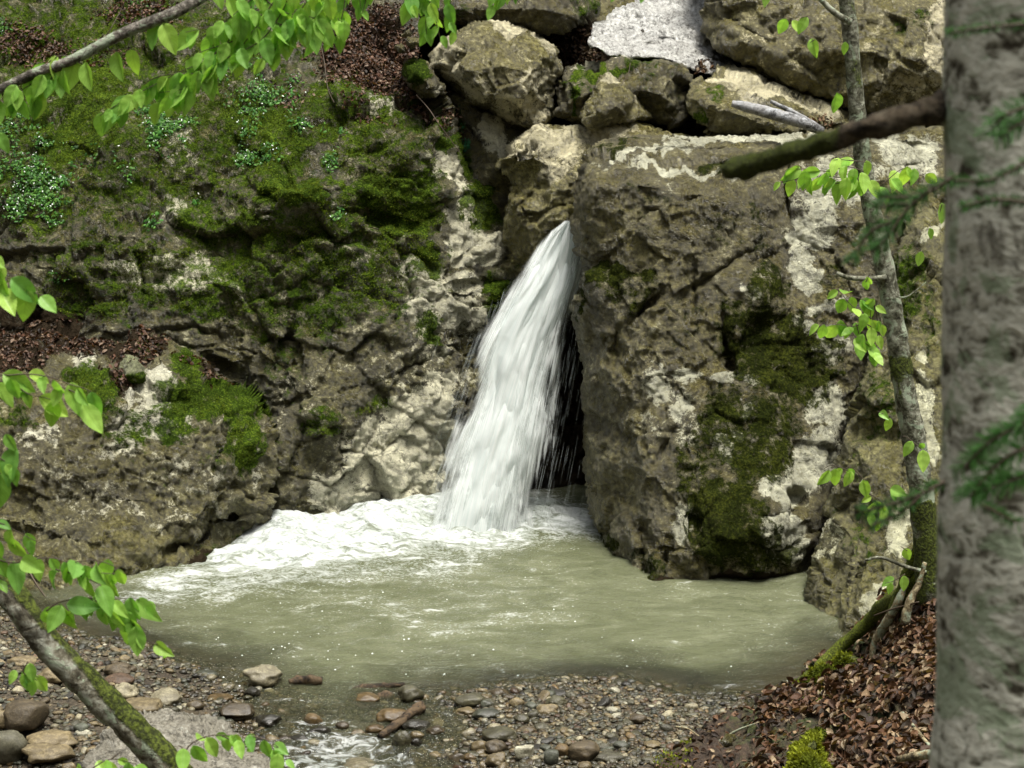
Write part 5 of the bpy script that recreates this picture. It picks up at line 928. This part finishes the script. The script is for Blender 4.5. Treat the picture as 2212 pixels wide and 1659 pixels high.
stick('stub', 'short upright broken stub standing in the leaves below the thin tree', 'branch stub', [(1955, 1345, 8.75), (1965, 1300, 8.75), (1985, 1260, 8.75), (1998, 1215, 8.75)], [.022, .02, .013, .010], M_ROOT, -.5)
stick('twig', 'thin dead twig crossing from the root towards the stub', 'twig', [(1888, 1330, 8.9), (1930, 1315, 8.8), (1985, 1300, 8.7)], [.004, .004, .003], M_TWIG, 0, 5)
stick('twig', 'long thin twig curving over the waterline at the foot of the bank', 'twig', [(1560, 1545, 9.0), (1610, 1505, 9.1), (1660, 1497, 9.2), (1720, 1492, 9.2), (1800, 1470, 9.0)], [.002, .003, .003], M_TWIG, 0, 5)
stick('twig', 'straight grey twig lying on the dead leaves near the thick trunk', 'twig', [(1950, 1540, 7.75), (1990, 1590, 7.5), (2025, 1630, 7.3)], [.007, .008, .007], M_ROOT, -.6, 7)
stick('twig', 'long thin twig lying across the dead leaves under the moss root', 'twig', [(1700, 1600, 8.1), (1850, 1530, 8.1), (1990, 1475, 8.1)], [.003, .003, .002], M_TWIG, 0, 5)
stick('twig', 'thick pale twig at the bottom edge touching the thick trunk', 'twig', [(1940, 1640, 7.15), (1990, 1632, 7.05), (2060, 1625, 6.9)], [.012, .018, .018], M_ROOT, -.2, 9)
for k, (a, b, c_) in enumerate([((1460, 1570), (1510, 1590), 'left'), ((1540, 1610), (1640, 1560), 'middle')]):
    stick('twig', 'crooked dead twig on the lower bank, %s' % ('by the gravel edge' if k == 0 else 'by the small dead leaves'), 'twig', [(a[0], a[1], 8.55), ((a[0] + b[0]) / 2, (a[1] + b[1]) / 2 - 6, 8.5), (b[0], b[1], 8.45)], [.006, .005, .003], M_ROOT, -.5, 6)
stick('stone', 'pale pointed chip of rock on the dark soil of the lower bank', 'stone', [(1562, 1610, 8.2), (1575, 1598, 8.2), (1590, 1592, 8.2)], [.014, .03, .01], M_TAN, 0, 7, .3)
# wood: grey log on the long boulder, driftwood in the outflow
M_LOG = bark_mat('grey_wood', (.05, .05, .05), (.17, .17, .17), (.42, .44, .46), 18, moss=-.5, lich=(.3, .3, .3), stretch=(1, 1, 1))
lg = stick('log', 'smooth grey weathered log lying on the long low boulder', 'log', T('A3', [(355, 655, 13.0), (440, 675, 12.98), (560, 705, 12.95), (700, 745, 12.9), (830, 785, 12.9), (920, 830, 12.95)]), [.022, .034, .038, .040, .038, .03], M_LOG, 0, 14, .06)
stick('stick', 'thin splintered stick lying beside the grey log', 'stick', T('A3', [(600, 640, 13.05), (720, 700, 13.0), (880, 780, 13.0)]), [.012, .018, .012], M_LOG, 0, 8, .3)
M_WOOD = bark_mat('wet_wood', (.010, .008, .006), (.035, .025, .016), (.12, .08, .045), 30, moss=-.6, lich=(.1, .07, .04), stretch=(1, 1, 1))
WD = 0
stick('driftwood', 'dark wet branch piece lying slanted across stones in the outflow', 'driftwood', T('C2', [(330, 1455, 8.78), (400, 1410, 8.87), (480, 1350, 8.98), (540, 1300, 9.07), (598, 1268, 9.13)]), [.014, .019, .020, .021, .026], M_WOOD, 0, 12, .35, n=6)
stick('driftwood', 'brown driftwood log lodged against the round wet stone', 'driftwood', T('C2', [(155, 1165, 9.43), (220, 1150, 9.46), (340, 1140, 9.48), (490, 1130, 9.48)]), [.012, .020, .016, .010], M_WOOD, 0, 12, .3)
stick('driftwood', 'rotten root piece under the brown driftwood log', 'driftwood', T('C2', [(310, 1210, 9.33), (370, 1200, 9.34), (420, 1190, 9.36)]), [.012, .028, .012], M_WOOD, 0, 10, .4)
stick('driftwood', 'short black stick half sunk at the near edge of the pool beside the pale rock', 'driftwood', T('C1', [(1830, 1115, 9.50), (1890, 1100, 9.52), (1960, 1098, 9.52), (2040, 1106, 9.52)]), [.012, .024, .025, .020], M_WOOD, 0, 12, .3)

# ---------------- stones ----------------
M_STONE = None
t = NT('river_stone'); L = t.t.links; P = t.n('ShaderNodeNewGeometry').outputs['Position']; col = t.attr('col').outputs['Color']
n1 = t.noise(P, 24, 6, .7, .6); n2 = t.noise(P, 140, 4, .7)
col = t.mix(1., col, t.ramp(t.math('ADD', t.math('MULTIPLY', n1, .6), t.math('MULTIPLY', n2, .4)), [(.36, (.30, .28, .22)), (.5, (.50, .49, .40)), (.64, (1.05, 1.05, .87))]), 'MULTIPLY')
wet = t.step(t.n('ShaderNodeSeparateXYZ', i_0=P).outputs[2], .10, -.01)
col = t.mix(t.math('MULTIPLY', wet, .55), col, t.mix(1., col, (.32, .30, .27), 'MULTIPLY'))
pr = t.n('ShaderNodeBsdfPrincipled'); L.new(col, pr.inputs['Base Color']); L.new(t.math('SUBTRACT', .62, t.math('MULTIPLY', wet, .42)), pr.inputs['Roughness']); L.new(t.bump(t.math('ADD', n1, t.math('MULTIPLY', n2, .4)), .5, .012), pr.inputs['Normal'])
M_STONE = t.done(pr.outputs[0])
def ico(sub):
    b = bmesh.new(); bmesh.ops.create_icosphere(b, subdivisions=sub, radius=1); V = np.array([v.co[:] for v in b.verts]); F = np.array([[v.index for v in f.verts] for f in b.faces]); b.free(); return V, F
I2, I3, I4 = ico(2), ico(3), ico(4)
def stone_shape(I, rng, ang=.2, boxy=.0):
    V = I[0].copy(); 
    if boxy: m = np.abs(V).max(1, keepdims=True); V = V * (1 - boxy) + V / m * boxy * .85
    s_ = rng.uniform(0, 99, 3); V = V * (1 + ang * fbm(V * 1.1 + s_, 2, 7)[:, None])
    for _ in range(rng.integers(1, 5)):           # worn flat facets
        n = rng.normal(size=3); n /= np.linalg.norm(n); dd = rng.uniform(.72, .95); h = V @ n; V = V - np.clip(h - dd, 0, None)[:, None] * n * .85
    return V
PC = {'grey': (.12, .115, .088), 'green': (.105, .10, .065), 'tan': (.25, .20, .125), 'brown': (.11, .085, .055), 'pale': (.36, .33, .26), 'dark': (.045, .042, .035), 'red': (.135, .085, .06), 'orange': (.19, .13, .065), 'blue': (.105, .115, .10), 'white': (.5, .49, .44)}
sr = np.random.default_rng(77)
def stone(u, v, w_, h_, colr, label, boxy=.0, ang=.2, dep=1.0, rot=0, lift=0., name='stone', flat=None, group=None, cat='stone'):
    """stone seen at photo position u,v (its centre) with picture width and height w_,h_"""
    p = onz(u, v + h_ * .30, 0.0); z0 = max(float(gz(p[0], p[1])), float(wbase(p[1])) + .004); p = onz(u, v + h_ * .25, z0); k = np.linalg.norm(p - [0, 0, CAM_H]) / FPX
    a = w_ * k / 2; c = h_ * k / 2 * .92; b = a * dep * .8; V = stone_shape(I4 if w_ > 40 else I3, sr, ang, boxy) * [a, b, c]
    ro = R(rot); V = np.stack([V[:, 0] * math.cos(ro) + V[:, 2] * math.sin(ro), V[:, 1], -V[:, 0] * math.sin(ro) + V[:, 2] * math.cos(ro)], 1)
    V = V + .02 * a * fbm(V * 6 / a, 3, 3)[:, None]
    cen = np.array([p[0], p[1], z0 + c * .55 + lift]); C = np.repeat(np.array(PC[colr])[None] * sr.uniform(.85, 1.15), len(V), 0)
    o = link(name, newmesh(name, V + [0, 0, c], (I4 if w_ > 40 else I3)[1], M_STONE, True, {'col': C}), None, cen - [0, 0, c]); tag(o, label, cat, group); return o
def TS(tile, x, y, w_, h_, *a, **k): (u, v), = T(tile, [(x, y)]); return stone(u, v, w_ / 2.929, h_ / 2.929, *a, **k)
TS('C1', 160, 1330, 300, 215, 'brown', 'large smooth reddish brown stone at the left edge of the gravel', boxy=.2, name='boulder', cat='boulder')
TS('C1', 40, 1530, 260, 240, 'grey', 'large rounded dark grey stone in the bottom left corner', boxy=.1, name='boulder', cat='boulder')
TS('C1', 10, 1360, 120, 130, 'tan', 'tan stone at the left edge in front of the reddish brown one', boxy=.3)
TS('C1', 110, 1380, 110, 120, 'brown', 'small brown stone leaning on the reddish brown one')
TS('C1', 330, 1480, 290, 100, 'tan', 'flat mossy tan stone on the gravel, upper of the pair', ang=.3)
TS('C1', 300, 1570, 280, 130, 'tan', 'knobbly tan stone at the bottom edge, lower of the pair', ang=.35)
TS('C1', 590, 1570, 90, 110, 'tan', 'small upright tan stone beside the big pale slab', boxy=.3)
TS('C1', 520, 1440, 100, 60, 'white', 'small whitish stone on the gravel left of the leaning trunk')
TS('C1', 330, 1075, 190, 110, 'tan', 'flat tan rock under the leaning trunk', ang=.3)
TS('C1', 145, 990, 150, 80, 'tan', 'pale tan stone on the upper gravel left of the leaning trunk', ang=.3)
TS('C1', 750, 1040, 170, 100, 'brown', 'brown wet rock at the waterline right of the leaning trunk', ang=.25)
TS('C1', 760, 1100, 180, 80, 'red', 'flat reddish rock at the waterline in front of the brown one')
TS('C1', 790, 1175, 160, 110, 'pale', 'pale cracked rock touching the leaning trunk', boxy=.3, ang=.3)
TS('C1', 1050, 1215, 210, 90, 'pale', 'pale flat rock behind the big slab', boxy=.2, ang=.3)
TS('C1', 900, 1265, 270, 80, 'tan', 'flat tan slab behind the big pale slab', boxy=.5, ang=.12)
TS('C1', 1670, 1070, 250, 130, 'pale', 'pale angular rock standing in the shallow water', boxy=.15, ang=.35)
TS('C1', 1510, 1305, 220, 120, 'brown', 'brown angular rock at the edge of the outflow', boxy=.35, ang=.25)
TS('C1', 1190, 1320, 140, 60, 'brown', 'low brown rock behind the slab at the waterline')
TS('C1', 1700, 1360, 160, 80, 'dark', 'dark wet rock in the outflow left of the foam', ang=.3)
TS('C1', 1975, 1355, 120, 90, 'orange', 'small orange brown rock in the outflow', ang=.3)
TS('C1', 2030, 1430, 140, 80, 'dark', 'black wet rock in the outflow below the orange one', ang=.3, boxy=.2)
TS('C1', 1905, 1475, 120, 60, 'dark', 'flat black wet rock low in the outflow', ang=.3)
TS('C1', 1990, 1500, 90, 50, 'pale', 'small pale stone washed by the outflow')
TS('C1', 1600, 1175, 110, 60, 'dark', 'small dark stone in the shallow water below the pale angular rock', ang=.3)
TS('C1', 1400, 1215, 170, 40, 'orange', 'thin flat orange brown stone in the shallows')
TS('C1', 1310, 1065, 140, 50, 'blue', 'flat dark wet stone breaking the near edge of the pool')
TS('C1', 1240, 1265, 110, 70, 'brown', 'small wet brown stone left of the angular brown rock')
TS('C2', 530, 1190, 165, 125, 'green', 'round shiny wet stone at the end of the driftwood log')
TS('C2', 250, 1215, 150, 60, 'orange', 'flat ochre stone under the driftwood log')
TS('C2', 400, 1330, 190, 95, 'orange', 'smooth ochre stone under the slanted dark branch')
TS('C2', 465, 1495, 120, 175, 'green', 'upright dark olive stone below the slanted branch', boxy=.1)
TS('C2', 560, 1450, 90, 60, 'tan', 'small cream stone beside the upright olive stone')
TS('C2', 562, 1495, 70, 70, 'dark', 'small dark round stone touching the upright olive stone')
TS('C2', 560, 1390, 170, 80, 'dark', 'dark flat stone behind the slanted branch end')
TS('C2', 680, 1430, 130, 80, 'brown', 'smooth dark brown stone right of the slanted branch')
TS('C2', 915, 1230, 205, 95, 'green', 'long smooth dark olive stone on the gravel shoreline')
TS('C2', 1000, 1315, 170, 70, 'blue', 'flat blue grey stone below the long olive one')
TS('C2', 870, 1305, 120, 60, 'tan', 'ochre angular stone at the outflow edge', ang=.35)
TS('C2', 1197, 1250, 90, 75, 'tan', 'cream oval stone on the wet gravel')
TS('C2', 1392, 1295, 140, 70, 'tan', 'ochre lumpy stone in the middle of the gravel bar', ang=.35)
TS('C2', 1090, 1185, 120, 60, 'brown', 'dark brown wet stone on the shoreline right of the long olive one')
TS('C2', 1370, 1190, 90, 70, 'dark', 'shiny black wet stone on the shoreline')
TS('C2', 1450, 1240, 130, 80, 'green', 'grey green stone just right of the black shoreline stone')
TS('C2', 1740, 1240, 75, 55, 'tan', 'ochre stone near the right tip of the gravel bar', boxy=.2)
TS('C2', 1600, 1165, 80, 40, 'red', 'reddish flat stone at the far tip of the gravel bar')
TS('C2', 1800, 1290, 80, 36, 'white', 'thin whitish flat stone right of centre on the gravel bar')
TS('C2', 1090, 1450, 240, 95, 'green', 'big long grey green cobble on the near gravel')
TS('C2', 1255, 1425, 130, 60, 'brown', 'brownish grey cobble right of the long grey green one')
TS('C2', 1230, 1350, 100, 60, 'green', 'dark green grey cobble behind the brownish grey one')
TS('C2', 1350, 1405, 100, 60, 'grey', 'grey oval pebble in the middle of the near gravel')
TS('C2', 1060, 1530, 125, 110, 'brown', 'round purplish brown cobble below the long grey green one')
TS('C2', 955, 1530, 110, 90, 'tan', 'tan cobble left of the round purplish one', ang=.3)
TS('C2', 1068, 1612, 140, 110, 'tan', 'ochre cobble at the bottom edge', ang=.3, boxy=.2)
TS('C2', 1245, 1565, 130, 130, 'white', 'chalky white broken stone on the near gravel', boxy=.35, ang=.3)
TS('C2', 1415, 1590, 100, 110, 'blue', 'angular flat grey slate piece standing near the bottom edge', boxy=.7, ang=.1)
TS('C2', 1628, 1550, 205, 135, 'brown', 'biggest reddish brown cobble on the right gravel bar', boxy=.35, ang=.12)
TS('C2', 1490, 1545, 110, 90, 'orange', 'dark orange stone left of the biggest reddish cobble', ang=.3)
TS('C2', 1745, 1530, 90, 60, 'grey', 'grey pebble right of the biggest reddish cobble')
TS('C2', 1858, 1520, 100, 65, 'blue', 'smooth blue grey oval cobble on the right of the near gravel')
TS('C2', 1770, 1590, 170, 60, 'grey', 'long dark grey cobble at the bottom right of the gravel')
TS('C2', 820, 1610, 100, 100, 'brown', 'wet brown stone near the bottom edge in the outflow', ang=.3)
TS('C2', 905, 1590, 80, 60, 'orange', 'small orange stone at the outflow edge near the bottom')
TS('C2', 1625, 1645, 90, 60, 'tan', 'tan oval stone cut by the bottom edge')
TS('C2', 1480, 1430, 120, 60, 'green', 'olive grey flat pebble behind the dark orange stone')
TS('C2', 1960, 1345, 110, 60, 'brown', 'pale brown flat stone towards the bank')
TS('C2', 2050, 1510, 120, 40, 'tan', 'thin pale flat stone towards the bank')
TS('C2', 200, 1640, 240, 70, 'pale', 'pale rock washed over by the outflow at the bottom edge', ang=.3)
TS('C2', 95, 1390, 100, 60, 'brown', 'submerged brown stone in the foaming outflow')
TS('C2', 300, 1410, 120, 60, 'orange', 'submerged orange stone left of the slanted branch')
TS('C2', 190, 1440, 90, 60, 'tan', 'submerged tan stone under the outflow')
S_PS = rock('rock_slab', 'big pale grey weathered slab under the leaning trunk at the bottom edge', 'rock slab',
    T('C1', [(560, 1850, 7.7), (590, 1640, 7.95), (640, 1530, 8.2), (690, 1450, 8.4), (790, 1380, 8.6), (860, 1310, 8.85), (930, 1270, 9.0), (1030, 1255, 9.05), (1110, 1255, 9.05), (1200, 1290, 8.95), (1280, 1330, 8.85), (1420, 1365, 8.75), (1500, 1400, 8.6), (1560, 1470, 8.4), (1640, 1500, 8.3), (1720, 1560, 8.15), (1800, 1640, 7.95), (1800, 1850, 7.6)]),
    T('C1', [(750, 1500, 8.05), (1000, 1400, 8.45), (1200, 1450, 8.25), (1450, 1560, 8.05), (1000, 1600, 7.85), (1300, 1650, 7.8)]), rock_mat('pale_slab', c=((.13, .12, .09), (.30, .28, .22), (.46, .44, .37)), pale=(.60, .60, .58), moss_up=-1., fleck=.6, warm=False), s=3, thick=.25, seed=71, rdep=.10, rpx=16, chip=(.03, .012), lump=.03, fine=.008, carve=[(400, 1590, 8, 60, -50, .05)])
# pebbles: the biggest as individuals, the fine gravel as one spread
poly = [(-10, 1290), (60, 1310), (170, 1362), (300, 1400), (400, 1430), (470, 1470), (520, 1520), (600, 1600), (690, 1665), (-10, 1665)]
polyR = [(860, 1665), (905, 1600), (945, 1525), (1000, 1488), (1130, 1478), (1230, 1466), (1340, 1470), (1430, 1490), (1520, 1512), (1600, 1530), (1560, 1580), (1450, 1660), (1430, 1670)]
def rand_in(pl, rng):
    P_ = np.array(pl)
    while True:
        u, v = rng.uniform(P_[:, 0].min(), P_[:, 0].max()), rng.uniform(P_[:, 1].min(), P_[:, 1].max())
        if sdist(np.array([u]), np.array([v]), pl)[0][0] > 0: return u, v
cnames = ['grey', 'green', 'tan', 'brown', 'pale', 'dark', 'blue', 'orange', 'red', 'white']; cw = np.array([.19, .17, .15, .14, .09, .10, .08, .04, .02, .02])
words = dict(grey='grey', green='olive green', tan='tan', brown='brown', pale='pale', dark='dark', blue='blue grey', orange='ochre', red='reddish', white='whitish')
protos = {c: [stone_shape(I3, sr, .2, sr.choice([0, .15, .35])) * [1, sr.uniform(.6, .95), sr.uniform(.38, .7)] for _ in range(4)] for c in cnames}
pm = {c: [newmesh('pebble', V, I3[1], M_STONE, True, {'col': np.repeat(np.array(PC[c])[None] * sr.uniform(.75, 1.25), len(V), 0)}) for V in protos[c]] for c in cnames}
for i in range(236):
    left = i < 110; u, v = rand_in(poly if left else polyR, sr); c = cnames[sr.choice(10, p=cw)]; r = sr.uniform(.020, .040)
    p = onz(u, v, .02); z0 = float(gz(p[0], p[1])); o = link('pebble', pm[c][sr.integers(4)], None, (p[0], p[1], z0 + r * .22)); o.scale = (r * sr.uniform(.8, 1.25), r, r * sr.uniform(.7, 1.1)); o.rotation_euler = (sr.normal() * .2, sr.normal() * .2, sr.uniform(0, 6.28))
    side = 'left gravel bar' if left else 'right gravel bar'
    if left: zone = 'at its left edge' if u < 120 else 'along its wet shoreline' if v < 1450 or u > 430 else 'beside the leaning trunk' if v < 1560 else 'near the bottom edge'
    else: zone = 'along its wet shoreline' if v < 1520 else 'near the bottom edge' if v > 1610 else 'by the outflow' if u < 1080 else 'towards the leafy bank' if u > 1330 else 'in its middle'
    sz_ = 'larger' if r > .031 else 'small'; lb = '%s %s river pebble on the %s, %s' % (sz_, words[c], side, zone); tag(o, lb, 'pebble', lb.replace('pebble', 'pebbles'))
I2V = [stone_shape(I2, sr, .2, sr.choice([0, .2, .4])) * [1, sr.uniform(.6, .95), sr.uniform(.35, .7)] for _ in range(24)]
def gravel(name, label, pl, n, r0, r1, zoff=.2, extra=0):
    Vs = []; Cs = []; P_ = np.array(pl); k = 0; U_ = sr.uniform(P_[:, 0].min(), P_[:, 0].max(), n * 4); V_ = sr.uniform(P_[:, 1].min(), P_[:, 1].max(), n * 4)
    ok = sdist(U_, V_, pl)[0] > -6; U_ = U_[ok][:n]; V_ = V_[ok][:n]; X = onz(U_, V_, .0); Z = gz(X[:, 0], X[:, 1])
    for x, z in zip(X, Z):
        r = r0 + (r1 - r0) * sr.random() ** 2.2; a = sr.uniform(0, 6.28); ca, sa = math.cos(a), math.sin(a); q = I2V[sr.integers(24)] * r
        q = np.stack([q[:, 0] * ca - q[:, 1] * sa, q[:, 0] * sa + q[:, 1] * ca, q[:, 2] + q[:, 0] * sr.normal() * .2], 1)
        Vs.append(q + [x[0], x[1], z + r * zoff * sr.uniform(.3, 1.6)]); Cs.append(np.repeat(np.array(PC[cnames[sr.choice(10, p=cw)]])[None] * sr.uniform(.6, 1.3), len(q), 0))
    F = (I2[1][None] + (np.arange(len(Vs)) * len(I2[0]))[:, None, None]).reshape(-1, 3)
    o = obj(name, np.concatenate(Vs), F, M_STONE, attrs={'col': np.concatenate(Cs)}); tag(o, label, kind='stuff')
gravel('gravel', 'fine mixed gravel of the left bar', poly, 5200, .006, .024)
gravel('gravel', 'fine mixed gravel of the right bar', polyR, 7500, .005, .022)
gravel('gravel', 'stones on the bed of the shallow outflow', [(480, 1470), (960, 1490), (930, 1680), (600, 1680)], 420, .010, .040, .3)
gravel('gravel', 'submerged gravel along the shoreline of the pool', [(150, 1360), (420, 1400), (600, 1450), (1000, 1460), (1340, 1450), (1640, 1500), (1600, 1540), (1340, 1490), (960, 1510), (600, 1540), (420, 1460), (150, 1400)], 1500, .008, .03, .3)

for lab, pts, rr in [('thin bare stem hanging down the mossy cliff above the pale rock patch', [(690, 85, 14.0), (700, 130, 13.9), (708, 190, 13.75), (722, 222, 13.6)], .004),
                     ('thin bare twig standing up behind the grey bough', [(222, 88, 13.9), (240, 60, 13.9), (262, 20, 14.0), (275, -10, 14.0)], .0035),
                     ('thin root running down the edge of the gully below the leaf litter', T('A2', [(560, 600, 13.7), (640, 690, 13.65), (700, 780, 13.6), (760, 860, 13.6), (850, 985, 13.6)]), .004),
                     ('pale thin twig standing on the dark mossy boulder', T('A2', [(1915, 400, 13.75), (1900, 470, 13.7), (1855, 545, 13.6)]), .003),
                     ('reddish bare twig at the left edge above the water', T('C1', [(180, 410, 11.3), (240, 510, 11.2), (325, 625, 11.0)]), .007)]:
    stick('twig', lab, 'twig', pts, [rr, rr * .9, rr * .6], M_TWIG, 0, 5)
